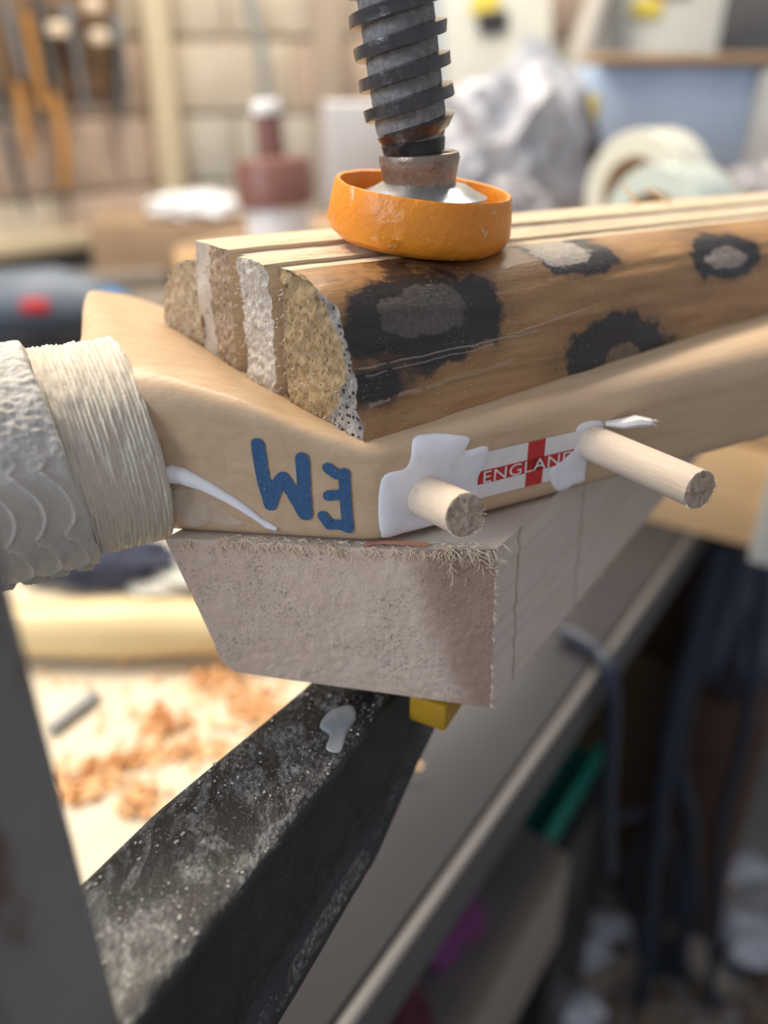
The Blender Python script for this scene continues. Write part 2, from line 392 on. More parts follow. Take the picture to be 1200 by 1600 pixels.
# surroundings
M['floor'] = plain('grubby_concrete', (0.20, 0.195, 0.19), (0.13, 0.125, 0.12), 9, rough=0.75, bump=0.003, bsc=60)
M['slab'] = plain('floor_slab', (0.30, 0.30, 0.295), (0.22, 0.215, 0.21), 12, rough=0.6, bump=0.001, bsc=80)
M['mortar'] = plain('mortar', (0.56, 0.49, 0.39), (0.48, 0.415, 0.32), 20, rough=0.9, bump=0.004, bsc=60)
M['brick'] = plain('painted_block', (0.60, 0.53, 0.425), (0.50, 0.43, 0.335), 14, rough=0.75, bump=0.003, bsc=70)
M['brick_pink'] = plain('pinkish_block', (0.56, 0.43, 0.34), (0.46, 0.345, 0.27), 14, rough=0.75, bump=0.003, bsc=70)
M['brick_grey'] = plain('greyish_block', (0.52, 0.485, 0.42), (0.44, 0.405, 0.345), 14, rough=0.75, bump=0.003, bsc=70)
M['post'] = wood('yellow_pine_post', (0.61, 0.52, 0.36), (0.54, 0.45, 0.30), 60, (10, 10, 1), 0.6, 0.0003, 200)
M['bench'] = plain('shaded_grey_laminate', (0.050, 0.048, 0.053), (0.042, 0.040, 0.045), 5, rough=0.25, spec=0.2)  # shade beside the clamp is put into this dark grey
M['bench_edge'] = plain('pale_grey_edging', (0.095, 0.091, 0.092), (0.08, 0.077, 0.078), 10, rough=0.4)
M['lit_bench'] = wood('lit_bench_wood', (0.72, 0.645, 0.50), (0.65, 0.565, 0.42), 60, (1, 5, 5), 0.6, 0.0002, 150)  # pale tone that paints the lit part of the bench
M['pole'] = wood('pale_turned_pole', (0.76, 0.62, 0.36), (0.66, 0.51, 0.27), 120, (1, 12, 12), 0.3, 0.0001, 200)
M['shaving'] = plain('orange_shavings', (0.85, 0.56, 0.30), (0.76, 0.45, 0.21), 60, rough=0.7)
M['fresh_wood'] = wood('fresh_orange_timber', (0.74, 0.50, 0.27), (0.66, 0.42, 0.21), 60, (1, 8, 8), 0.6, 0.0002, 150)
M['white'] = plain('white_plastic', (0.80, 0.81, 0.83), (0.72, 0.73, 0.75), 30, rough=0.35)
M['paper_white'] = plain('off_white_board', (0.52, 0.52, 0.475), (0.46, 0.46, 0.42), 10, rough=0.6)
M['bag'] = plain('grey_polythene', (0.44, 0.45, 0.49), (0.31, 0.32, 0.36), 22, rough=0.36, spec=0.4)
M['dark_bag'] = plain('dark_grey_polythene', (0.27, 0.26, 0.28), (0.18, 0.175, 0.19), 22, rough=0.3)
M['blue_card'] = plain('pale_blue_card', (0.40, 0.52, 0.69), (0.35, 0.46, 0.63), 12, rough=0.4)
M['shelf'] = plain('dull_mauve_shelf', (0.13, 0.115, 0.12), (0.10, 0.09, 0.095), 12, rough=0.5)
M['mauve'] = plain('mauve_card', (0.40, 0.33, 0.37), (0.33, 0.26, 0.30), 12, rough=0.5)
M['dark_grey'] = plain('dark_grey_plastic', (0.13, 0.13, 0.135), (0.09, 0.09, 0.095), 20, rough=0.45)
M['mid_grey'] = plain('mid_grey_metal', (0.34, 0.35, 0.355), (0.28, 0.285, 0.29), 20, rough=0.4)
M['black'] = plain('black_plastic', (0.02, 0.02, 0.022), (0.035, 0.033, 0.033), 30, rough=0.35)
M['yellow'] = plain('yellow_plastic', (0.72, 0.60, 0.10), (0.62, 0.5, 0.08), 30, rough=0.4)
M['red'] = plain('red_plastic', (0.62, 0.05, 0.06), (0.5, 0.04, 0.05), 30, rough=0.35)
M['blue'] = plain('blue_plastic', (0.06, 0.20, 0.44), (0.05, 0.16, 0.36), 30, rough=0.35)
M['navy'] = plain('navy_cloth', (0.040, 0.048, 0.085), (0.028, 0.033, 0.06), 40, rough=0.85, bump=0.001, bsc=200)
M['tool_grey'] = plain('slate_blue_casing', (0.16, 0.19, 0.235), (0.12, 0.145, 0.18), 30, rough=0.45)
M['tape'] = plain('pale_packing_tape', (0.66, 0.66, 0.58), (0.58, 0.585, 0.51), 30, rough=0.25, spec=0.6)
M['tape_green'] = plain('greenish_clear_tape', (0.55, 0.62, 0.57), (0.48, 0.545, 0.50), 30, rough=0.18, spec=0.6)
M['card'] = plain('brown_card', (0.36, 0.25, 0.16), (0.29, 0.195, 0.12), 14, rough=0.75)
M['brown'] = plain('brown_bottle_plastic', (0.20, 0.095, 0.08), (0.16, 0.073, 0.062), 20, rough=0.35)
M['chisel_handle'] = wood('orange_tool_handle', (0.52, 0.27, 0.09), (0.42, 0.21, 0.07), 80, (9, 9, 1), 0.4, 0.0001, 150)
M['tool_steel'] = plain('dull_tool_steel', (0.36, 0.37, 0.38), (0.27, 0.275, 0.28), 30, rough=0.35, metal=0.6)
M['tool_dark'] = plain('dark_tool_steel', (0.13, 0.135, 0.135), (0.09, 0.095, 0.095), 30, rough=0.4, metal=0.3)
M['dark_brown'] = plain('dark_brown_board', (0.105, 0.058, 0.038), (0.078, 0.043, 0.03), 12, rough=0.6)
M['tan_brown'] = plain('tan_brown_board', (0.22, 0.14, 0.08), (0.17, 0.105, 0.06), 12, rough=0.6)
M['green'] = plain('green_plastic', (0.008, 0.21, 0.155), (0.006, 0.17, 0.125), 20, rough=0.4)
M['purple'] = plain('purple_cloth', (0.15, 0.035, 0.14), (0.11, 0.022, 0.09), 20, rough=0.8)
M['maroon'] = plain('maroon_cloth', (0.09, 0.012, 0.025), (0.06, 0.01, 0.018), 20, rough=0.8)
M['beige'] = plain('beige_board', (0.26, 0.225, 0.19), (0.22, 0.19, 0.16), 10, rough=0.6)
M['cable'] = plain('dark_blue_cable', (0.020, 0.028, 0.048), (0.03, 0.04, 0.062), 30, rough=0.5)
M['wall_cable'] = plain('grey_cable', (0.30, 0.31, 0.31), (0.24, 0.245, 0.25), 30, rough=0.5)
M['clear'] = plain('crumpled_clear_film', (0.62, 0.65, 0.72), (0.42, 0.44, 0.5), 40, rough=0.12, spec=0.8)

# ------------------------------------------------------------------ SETTING
o = MB(); o.box((0.5, 1.2, -0.05), (7, 7, 0.1)); fl = o.build('floor', M['floor'], smooth=False); fl['kind'] = 'structure'; fl['label'] = 'dark grubby concrete floor under the bench'
# a few slabs on the floor in view
for i in range(3):
    for j in range(4):
        m = MB(); m.box((0, 0, 0), (0.392, 0.392, 0.02), None, 0.006)
        s = m.build('slab', M['slab'], fl); s.location = (0.36 + 0.4 * i, 0.62 + 0.4 * j, 0.008)
        s.rotation_euler = (0, 0, R(0.6 * (i - j)))

KX = Vector((-0.52, 2.23, 0))                                  # foot of the corner between the two walls
def wall(name, P, d, length, start, nrm, seed, pink, label):
    rnd = random.Random(seed)
    ang = math.atan2(d.y, d.x)
    m = MB(); m.box((length / 2 + start, 0, 1.2), (length, 0.10, 2.4))
    w = m.build(name, M['mortar'], smooth=False); w['kind'] = 'structure'; w['label'] = label
    w.location = (P.x - nrm.x * 0.058, P.y - nrm.y * 0.058, 0); w.rotation_euler = (0, 0, ang)
    side = 1 if (Vector((-math.sin(ang), math.cos(ang), 0)).dot(nrm)) > 0 else -1
    hh, ww = 0.158, 0.305
    bm = MB(); bm.box((0, 0, 0), (ww - 0.012, 0.02, hh - 0.012), None, 0.005); base = None
    r0 = int(0.72 / hh)
    for r in range(r0, r0 + 6):
        x = start + (0.0 if r % 2 else -ww / 2)
        while x < start + length - 0.02:
            a, b = max(x, start), min(x + ww, start + length); x += ww
            if b - a < 0.05: continue
            mt = M['brick_pink'] if rnd.random() < pink else (M['brick_grey'] if rnd.random() < 0.35 else M['brick'])
            key = (mt.name)
            if base is None or key not in base:
                base = base or {}
                base[key] = None
            if base[key] is None:
                q = bm.build('brick', mt, w); base[key] = q
            else:
                q = base[key].copy(); COL.objects.link(q); q.parent = w
            q.location = ((a + b) / 2, side * (0.05 + 0.006 + rnd.uniform(-0.002, 0.002)), (r + 0.5) * hh + 0.03)
            q.scale = ((b - a) / ww, 1, 1)
    return w
dl = Vector((-0.70, -0.714, 0)); nl = Vector((0.714, -0.70, 0))
wall('wall_left', KX, dl, 1.6, 0.0, nl, 3, 0.55, 'side wall of pinkish cream blocks where hand tools hang')
db = Vector((1, 0.06, 0)).normalized(); nb_ = Vector((0.06, -1, 0)).normalized()
wall('wall_back', KX, db, 2.6, 0.0, nb_, 5, 0.12, 'back wall of cream painted blocks behind the clutter')
m = MB(); m.box((0, 0, 1.15), (0.06, 0.06, 2.3), None, 0.006); t1 = m.build('trim_1', M['post']); t1['kind'] = 'structure'; t1['label'] = 'yellowish timber post in the wall corner'
t1.location = (KX.x - 0.0, KX.y - 0.045, 0); t1.rotation_euler = (0, 0, R(20))
m = MB(); m.box((0, 0, 1.15), (0.075, 0.05, 2.3), None, 0.006); t2 = m.build('trim_2', plain('brown_post', (0.40, 0.32, 0.25), (0.33, 0.26, 0.20), 20), None); t2['kind'] = 'structure'; t2['label'] = 'brownish timber upright on the back wall'
p = at_y(515, 100, 2.22); t2.location = (p.x, p.y, 0)
# batten along the foot of the left wall
m = MB(); m.box((0.62, 0, 0), (1.2, 0.05, 0.035), None, 0.004)
bt = m.build('baseboard_left', M['post']); bt['kind'] = 'structure'; bt['label'] = 'pale timber batten along the left wall above the bench'
bt.location = (KX.x + nl.x * 0.03, KX.y + nl.y * 0.03, CZ - 0.345); bt.rotation_euler = (0, 0, math.atan2(dl.y, dl.x))

# ------------------------------------------------------------------ WORKBENCH
BZ = CZ - 0.38
E0 = Vector((0.285, 0.664, 0)); ED = Vector((0.559, 0.829, 0)).normalized(); EN = Vector((-ED.y, ED.x, 0))
ba = math.atan2(ED.y, ED.x)
bench = thing('workbench', 'wide laminate workbench with shade in its grey colour and pale edging running under the clamp', 'workbench', (E0.x, E0.y, 0), ba)
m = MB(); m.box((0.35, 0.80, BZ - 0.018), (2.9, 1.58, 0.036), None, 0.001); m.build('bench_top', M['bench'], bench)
m = MB(); m.box((0.35, 0.004, BZ - 0.0195), (2.9, 0.008, 0.041), None, 0.002); m.build('edging', M['bench_edge'], bench)
for lx in (-1.0, 1.7):
    for ly in (0.12, 1.4):
        m = MB(); m.box((lx, ly, (BZ - 0.036) / 2), (0.07, 0.07, BZ - 0.036), None, 0.004); m.build('leg', M['dark_brown'], bench)
m = MB(); m.box((-0.61, 0.33, CZ - 0.625), (0.84, 0.6, 0.018), None, 0.001); m.build('lower_shelf', M['shelf'], bench)
m = MB(); m.box((-0.61, 0.022, CZ - 0.68), (0.84, 0.018, 0.12), None, 0.002); m.build('shelf_fascia', M['beige'], bench)
for lx in (-0.9, -0.25):
    m = MB(); m.box((lx, 0.33, (CZ - 0.64) / 2), (0.05, 0.55, CZ - 0.64), None, 0.002); m.build('shelf_support', M['dark_brown'], bench)

# added sheet: its pale colour paints the lit bench left of the clamp
jD = Vector((0.47, 0.883, 0)).normalized(); jL = Vector((-jD.y, jD.x, 0))
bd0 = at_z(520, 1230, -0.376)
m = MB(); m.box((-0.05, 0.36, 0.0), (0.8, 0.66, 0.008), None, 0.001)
bd = m.build('lit_bench_sheet', M['lit_bench']); bd.location = (bd0.x, bd0.y, BZ + 0.0045); bd.rotation_euler = (0, 0, math.atan2(jD.y, jD.x))
tag(bd, 'pale added sheet coloured as the lit bench, strewn with orange shavings', 'board')
ZB = -0.3715                                                    # top of the sheet relative to the lens

# orange shavings in drifts
def shavings(name, label, spots, n, z, seed, size=0.008):
    rnd = random.Random(seed); m = MB()
    for i in range(n):
        cx, cy, sx, sy = spots[rnd.randrange(len(spots))]
        p = at_z(rnd.gauss(cx, sx), rnd.gauss(cy, sy), z)
        a = rnd.uniform(0, 6.28); L = rnd.uniform(0.5, 1.5) * size; w = rnd.uniform(0.2, 0.45) * size; cr = rnd.uniform(0.3, 1.0)
        ca, sa = math.cos(a), math.sin(a); hz = rnd.uniform(0, 0.002)
        vs = []
        for q in range(4):
            t = q / 3 * 2.4 * cr; x = L * 0.5 * math.sin(t); zz = L * 0.35 * (1 - math.cos(t)) + 0.0006 + hz
            for s in (-1, 1): vs.append((p.x + x * ca - s * w * sa, p.y + x * sa + s * w * ca, p.z + zz))
        m.add(vs, [(2 * q, 2 * q + 2, 2 * q + 3, 2 * q + 1) for q in range(3)])
    ob = m.build(name, M['shaving']); tag(ob, label, 'shavings', kind='stuff'); return ob
shavings('wood_shavings', 'drifts of orange wood shavings on the sheet coloured as lit bench',
         [(330, 1065, 22, 14), (255, 1135, 14, 12), (150, 1215, 30, 16), (200, 1190, 35, 12), (290, 1180, 40, 10), (225, 1255, 24, 14), (120, 1240, 26, 14), (400, 1110, 30, 22), (380, 1080, 30, 20), (290, 1090, 160, 60), (190, 895, 40, 8)], 650, ZB, 11)

m = MB()
secs = []
for i in range(25):
    x = -0.5 + 0.47 * i / 24; r = 0.0205 + 0.0010 * math.sin(i * 0.9)
    secs.append([(x, r * math.cos(a), 0.0215 + r * math.sin(a)) for a in [2 * math.pi * q / 28 for q in range(28)]])
m.loft(secs)
p = at_z(200, 1032, ZB)
po = m.build('timber_pole', M['pole']); po.location = (0.0, p.y + 0.012, p.z); po.rotation_euler = (0, 0, R(1.0))
tag(po, 'smooth pale round timber pole lying across the sheet coloured as lit bench', 'pole')

def crumple(name, mat, size, seed, freq=2.2, amp=0.35, n=28, sub=4):
    bm = bmesh.new(); bmesh.ops.create_icosphere(bm, subdivisions=sub, radius=1.0); m = MB()
    vs = []
    for v in bm.verts:
        c = v.co; d = 1 + amp * noise.noise(c * freq + Vector((seed, 0, 0))) + amp * 0.6 * abs(noise.noise(c * freq * 2.3 + Vector((0, seed, 0))))
        vs.append((c.x * d * size[0], c.y * d * size[1], max(c.z * d * size[2], -size[2] * 0.72)))
    bm.verts.index_update(); m.add(vs, [[v.index for v in f.verts] for f in bm.faces]); bm.free()
    o = m.build(name, mat, sharp=28); return o
def rest(o, p, low):                                             # put a crumpled thing down on p
    o.location = (p.x, p.y, p.z + low); return o
rg = crumple('navy_rag', M['navy'], (0.062, 0.026, 0.018), 3.0); p = at_z(165, 915, -0.38); rest(rg, p + Vector((0, 0, 0.008)), 0.0135)
tag(rg, 'crumpled dark navy rag behind the pole under the bat handle', 'rag')
sh_ = crumple('pale_cloth', M['paper_white'], (0.09, 0.05, 0.012), 8.0); rest(sh_, at_z(310, 890, -0.38) + Vector((0, 0, 0.008)), 0.009)
tag(sh_, 'pale greenish white cloth on the bench behind the pole', 'cloth')
m = MB(); a_ = at_z(80, 1150, ZB); b_ = at_z(152, 1094, ZB)
m.tube([a_ + Vector((0, 0, 0.005)), a_.lerp(b_, 0.6) + Vector((0, 0, 0.005)), a_.lerp(b_, 0.62) + Vector((0, 0, 0.005)), b_ + Vector((0, 0, 0.005))], [0.0042, 0.0042, 0.0048, 0.0048], 12)
pn = m.build('steel_punch', M['mid_grey']); tag(pn, 'short grey steel punch lying on the sheet coloured as lit bench', 'punch')

# ------------------------------------------------------------------ CRICKET BAT  (local x = along blade, y = across, z = up)
BO = W(-0.0014, 0.1904, -0.111)
bat = thing('cricket_bat', 'varnished wooden cricket bat with blue EM initials clamped on its side', 'cricket bat', BO, R(28))
def v_near(u):
    kk = 0.0011; t = -0.69 * u / kk
    b = kk * (t if t > 40 else math.log(1 + math.exp(t)))
    return min(b, 0.034) if u > -0.07 else 0.034
def v_far(u): return 0.054 + interp(u, [-0.062, -0.05, -0.042, -0.03, 0.0], [0.03, 0.085, 0.093, 0.096, 0.097])
def e_top(u): return interp(u, [-0.047, -0.026, -0.0155, -0.004, 0.0, 0.14, 0.45], [0.0445, 0.0378, 0.0325, 0.0285, 0.028, 0.034, 0.036])
def section(u):
    vn, vf, e = v_near(u), v_far(u), e_top(u)
    rt, rb, cr = interp(u, [-0.045, -0.02, 0.0, 0.06, 0.14], [0.007, 0.0045, 0.0045, 0.0060, 0.010]), 0.0035, interp(u, [-0.06, 0.0, 0.2], [0.002, 0.0, 0.004])
    P = []
    for i in range(10): P.append((vn, lerp(rb, e - rt, i / 9)))
    for i in range(1, 7):
        a = math.pi - (math.pi / 2) * i / 6.0 * 0.999; P.append((vn + rt + rt * math.cos(a), e - rt + rt * math.sin(a)))
    for i in range(1, 16):
        t = i / 16; P.append((lerp(vn + rt, vf - rt, t), e + cr * math.sin(math.pi * t)))
    for i in range(0, 6):
        a = (math.pi / 2) * (1 - i / 5); P.append((vf - rt + rt * math.cos(a), e - rt + rt * math.sin(a)))
    for i in range(1, 6): P.append((vf, lerp(e - rt, rb, i / 5)))
    for i in range(1, 4):
        a = -(math.pi / 2) * i / 3; P.append((vf - rb + rb * math.cos(a), rb + rb * math.sin(a)))
    for i in range(1, 14): P.append((lerp(vf - rb, vn + rb, i / 14), 0.0))
    for i in range(0, 4):
        a = -math.pi / 2 - (math.pi / 2) * i / 4; P.append((vn + rb + rb * math.cos(a), rb + rb * math.sin(a)))
    # round handle with the same number of points
    A = [lerp(222, 150, i / 9) for i in range(10)] + [lerp(150, 120, i / 6) for i in range(1, 7)] + [lerp(120, 60, i / 16) for i in range(1, 16)] \
        + [lerp(60, 32, i / 5) for i in range(6)] + [lerp(32, -28, i / 5) for i in range(1, 6)] + [lerp(-28, -45, i / 3) for i in range(1, 4)] \
        + [lerp(-45, -120, i / 14) for i in range(1, 14)] + [lerp(-120, -138, i / 4) for i in range(4)]
    w = sm(-0.064, -0.038, u); out = []
    for (v, h), a in zip(P, A):
        hv, hh = 0.054 + 0.0255 * math.cos(R(a)), 0.0190 + 0.0265 * math.sin(R(a))
        out.append((lerp(hv, v, w), lerp(hh, h, w)))
    return out
us = [-0.20 + 0.02 * i for i in range(7)] + [-0.066 + 0.003 * i for i in range(21)] + [-0.004 + 0.0005 * i for i in range(17)] + [0.008 + 0.006 * i for i in range(12)] + [0.10 + 0.03 * i for i in range(12)]
us = sorted(set(round(x, 5) for x in us))
m = MB(); m.loft([[(u, v, h) for v, h in section(u)] for u in us]); m.build('bat_body', M['bat'], bat, sharp=60)
def near_v(u, h):                                                # surface of the near side at (u, h)
    S = section(u); S = S[-4:] + S[:18]
    best = None
    for (v0, h0), (v1, h1) in zip(S, S[1:]):
        if min(h0, h1) - 1e-6 <= h <= max(h0, h1) + 1e-6:
            v = lerp(v0, v1, 0 if abs(h1 - h0) < 1e-9 else (h - h0) / (h1 - h0))
            best = v if best is None else min(best, v)
    return best if best is not None else S[0 if h < 0.01 else -1][0]
def on_side(u, h, off):
    v = near_v(u, h); d = 0.0006
    dv_u = (near_v(u + d, h) - near_v(u - d, h)) / (2 * d); dv_h = (near_v(u, h + d) - near_v(u, h - d)) / (2 * d)
    dv_h = max(-2.0, min(2.0, dv_h))
    n = Vector((dv_u, -1, dv_h)).normalized()
    return Vector((u, v, h)) + n * off

# handle binding and grip
m = MB()
def bind(t, q):
    u = lerp(-0.0700, -0.0462, t); a = 2 * math.pi * q
    r = 0.0272 + 0.00017 * math.sin(t * 2 * math.pi * 21 + 0.6 * nz(math.cos(a), math.sin(a), t * 4, 3)) + 0.00055 * fb(u * 3, math.cos(a) * 0.012, math.sin(a) * 0.012, 300, 4)
    r -= 0.0028 * (sm(0.93, 1.0, t) ** 2)
    lean = 0.0022 * math.cos(a - R(90))
    return Vector((u - lean * 1.0, 0.054 + r * math.cos(a), 0.0190 + r * 1.065 * math.sin(a)))
m.grid(110, 240, bind, flip=True); m.build('cord_binding', M['binding'], bat, sharp=80)
m = MB()
def grip(t, q):
    u = lerp(-0.205, -0.125, t / 0.12) if t < 0.12 else lerp(-0.125, -0.0683, (t - 0.12) / 0.88); a = 360 * q; ar = R(a)
    r = 0.0294
    band = sm(158, 168, a) * (1 - sm(240, 250, a))                # ribbed part on the near lower side
    ph = (a - 164) / 33.0
    off = 0.0050 * abs(math.sin(math.pi * ph)) ** 0.8
    x = (u + 0.0683 - off + 0.004) / 0.0068
    rib = max(0.0, 1 - abs((x - math.floor(x)) - 0.5) / 0.14)
    cut = sm(0.0, 0.12, abs(math.sin(math.pi * ph)))
    edge = 1 - sm(-0.0716, -0.0700, u)
    r += 0.0016 * (rib ** 0.9) * cut * band * edge
    r += 0.0005 * fb(u, math.cos(ar) * r, math.sin(ar) * r, 260, 4) * (1.0 - 0.8 * band)
    r += 0.00035 * (1 - band) * nz(u * 0.5, math.cos(ar) * 0.03, math.sin(ar) * 0.03, 900)
    r -= 0.0016 * sm(0.985, 1.0, t)
    lean = 0.0040 * math.cos(ar - R(90)) + 0.0007 * nz(a * 0.05, 3, 1, 1.0)
    return Vector((u - lean, 0.054 + r * math.cos(ar), 0.0190 + r * 1.065 * math.sin(ar)))
m.grid(230, 400, grip, flip=True); m.build('rubber_grip', M['grip'], bat, sharp=80)

# blue hand-drawn initials (upside down E M)
STK = [0.00022]
def stroke(m, pts, w):
    STK[0] += 0.00003
    P = []
    for i in range(len(pts) - 1):
        for s in range(6): P.append((lerp(pts[i][0], pts[i+1][0], s / 6), lerp(pts[i][1], pts[i+1][1], s / 6)))
    P.append(pts[-1])
    ku = 0.822                                                   # true length per unit of u on the sloping shoulder
    rows = []
    def row(c, d, half):
        nx, ny = -d[1], d[0]; r = []
        for j in range(7):
            f = (j / 6 * 2 - 1) * half * (1 + 0.10 * nz(c[0] * 900, c[1] * 900, j, 1.0))
            r.append(on_side(c[0] + nx * f * ku, c[1] + ny * f, STK[0]))
        rows.append(r)
    def dirn(a, b):
        dx, dy = (b[0] - a[0]) / ku, b[1] - a[1]; l = math.hypot(dx, dy) or 1; return dx / l, dy / l
    d0 = dirn(P[0], P[1]); d1 = dirn(P[-2], P[-1])
    for s in (0.98, 0.8, 0.5): row((P[0][0] - d0[0] * w * s * ku, P[0][1] - d0[1] * w * s), d0, w * math.sqrt(1 - s * s))
    for i, q in enumerate(P): row(q, dirn(P[max(i - 1, 0)], P[min(i + 1, len(P) - 1)]), w)
    for s in (0.5, 0.8, 0.98): row((P[-1][0] + d1[0] * w * s * ku, P[-1][1] + d1[1] * w * s), d1, w * math.sqrt(1 - s * s))
    vs = [p for r in rows for p in r]; n = 7
    m.add(vs, [(i * n + j, i * n + j + 1, (i + 1) * n + j + 1, (i + 1) * n + j) for i in range(len(rows) - 1) for j in range(n - 1)])
m = MB()
for L in ([(-0.0253, 0.0273), (-0.0247, 0.0182), (-0.0235, 0.0104)], [(-0.0235, 0.0104), (-0.0218, 0.0161), (-0.0203, 0.0183)],
          [(-0.0203, 0.0183), (-0.0184, 0.014), (-0.0161, 0.0081)], [(-0.016, 0.024), (-0.0159, 0.0165), (-0.0158, 0.0081)]): stroke(m, L, 0.0018)
m.build('letter_m', M['ink'], bat, label='blue hand-drawn letter M, upside down')
m = MB()
for L in ([(-0.0072, 0.0205), (-0.0071, 0.013), (-0.0066, 0.0047)], [(-0.0106, 0.0218), (-0.009, 0.0202), (-0.0071, 0.0203)],
          [(-0.0107, 0.0139), (-0.0089, 0.0143), (-0.007, 0.0144)], [(-0.012, 0.0079), (-0.0107, 0.0054), (-0.0082, 0.0056), (-0.0066, 0.0047)]): stroke(m, L, 0.0015)
m.build('letter_e', M['ink'], bat, label='blue hand-drawn letter E, upside down')

# flag sticker
def patch(u0, u1, h0, h1, off, n=8, sl=0.0):
    m = MB(); m.grid(n, 3, lambda t, q: on_side(lerp(u0, u1, t), lerp(h0, h1, q) + sl * t, off)); return m
stk = patch(0.0305, 0.0690, 0.0062, 0.0200, 0.00018).build('sticker', M['st_white'], bat, label='white flag sticker with red cross')
patch(0.0468, 0.0527, 0.0062, 0.0200, 0.00026).build('red_cross_upright', M['st_red'], stk)
patch(0.0305, 0.0690, 0.0106, 0.0146, 0.00026).build('red_cross_bar', M['st_red'], stk)
fc = bpy.data.curves.new('england', 'FONT'); fc.body = 'ENGLAND'; fc.size = 0.0052; fc.space_character = 1.06
fo = bpy.data.objects.new('england', fc); COL.objects.link(fo)
dg = bpy.context.evaluated_depsgraph_get(); tm = bpy.data.meshes.new_from_object(fo.evaluated_get(dg))
bpy.data.objects.remove(fo)
xs = [v.co.x for v in tm.vertices]; wx = max(xs) - min(xs); x0 = min(xs)
m = MB(); m.add([on_side(0.0322 + (v.co.x - x0) / wx * 0.0315, 0.0108 + v.co.y * 0.98, 0.00036) for v in tm.vertices], [list(p.vertices) for p in tm.polygons])
m.build('lettering', M['st_white'], stk, smooth=False, label='white lettering ENGLAND along the red bar')
bpy.data.meshes.remove(tm)

# glue
def smooth_loop(pts, n=6):
    out = []; N = len(pts)
    for i in range(N):
        p0, p1, p2, p3 = [Vector((*pts[(i + q) % N], 0)) for q in (-1, 0, 1, 2)]
        for s in range(n):
            t = s / n
            q = 0.5 * ((2 * p1) + (-p0 + p2) * t + (2 * p0 - 5 * p1 + 4 * p2 - p3) * t * t + (-p0 + 3 * p1 - 3 * p2 + p3) * t ** 3)
            out.append((q.x, q.y))
    return out
def puddle(pts, thick, fn, ctr=None, ripple=0.25):
    L = smooth_loop(pts); c = ctr or (sum(p[0] for p in L) / len(L), sum(p[1] for p in L) / len(L))
    m = MB(); n = len(L); vs = []
    rings = [(1.0, 0.0), (0.985, 0.35), (0.95, 0.62), (0.88, 0.85), (0.75, 0.97), (0.55, 1.0), (0.3, 1.02), (0.08, 1.02)]
    for s, h in rings:
        for a, b in L:
            x, y = lerp(c[0], a, s), lerp(c[1], b, s)
            vs.append(fn(x, y, thick * h * (1 + ripple * nz(x, y, 0, 160)) - 0.0001))
    fs = [(i * n + j, i * n + (j + 1) % n, (i + 1) * n + (j + 1) % n, (i + 1) * n + j) for i in range(len(rings) - 1) for j in range(n)]
    fs.append(tuple((len(rings) - 1) * n + j for j in range(n)))
    m.add(vs, fs); return m
puddle([(0.001, 0.0187), (0.0081, 0.0208), (0.0106, 0.0272), (0.0164, 0.0278), (0.0223, 0.0268), (0.0274, 0.0250), (0.0262, 0.0219), (0.0328, 0.0217), (0.0334, 0.0181), (0.0307, 0.012), (0.0317, 0.0069), (0.0287, 0.0026), (0.0216, 0.0006), (0.0134, 0.0006), (0.0074, 0.0006), (0.001, 0.0019)],
       0.0007, on_side, (0.0165, 0.013)).build('glue_puddle', M['glue'], bat, sharp=80)
puddle([(0.0552, 0.0095), (0.0599, 0.0125), (0.0652, 0.0164), (0.0668, 0.0206), (0.0690, 0.0158), (0.0689, 0.0075), (0.0688, 0.0029), (0.0648, 0.0026), (0.0614, 0.0008), (0.0576, 0.0034)], 0.0005, on_side, (0.0655, 0.0085)).build('glue_puddle', M['glue'], bat, sharp=80)
puddle([(0.0635, 0.0193), (0.0645, 0.0218), (0.0690, 0.0222), (0.0735, 0.0208), (0.0735, 0.0175), (0.0701, 0.0155), (0.0655, 0.0144)], 0.00025, on_side).build('glue_puddle', M['glue'], bat, sharp=80)
puddle([(-0.0458, 0.0125), (-0.041, 0.0135), (-0.0365, 0.0110), (-0.0325, 0.0060), (-0.0285, 0.0035), (-0.0340, 0.0030), (-0.0373, 0.0037), (-0.0405, 0.0012), (-0.0432, 0.0016), (-0.0455, 0.006)], 0.00022, on_side).build('glue_smear', M['glue_film'], bat, sharp=80)
m = MB(); dp = [(-0.0475, 0.0181), (-0.0450, 0.0180), (-0.0424, 0.0174), (-0.0377, 0.0150), (-0.0323, 0.0112), (-0.0285, 0.0080), (-0.0262, 0.0056), (-0.0245, 0.0042), (-0.0225, 0.0030)]
m.tube([on_side(u, h, 0.0002) for u, h in dp], [0.0020, 0.0026, 0.0024, 0.0017, 0.0013, 0.0011, 0.0008, 0.0010, 0.0006], 14)
m.build('glue_drip', M['glue'], bat, sharp=80)

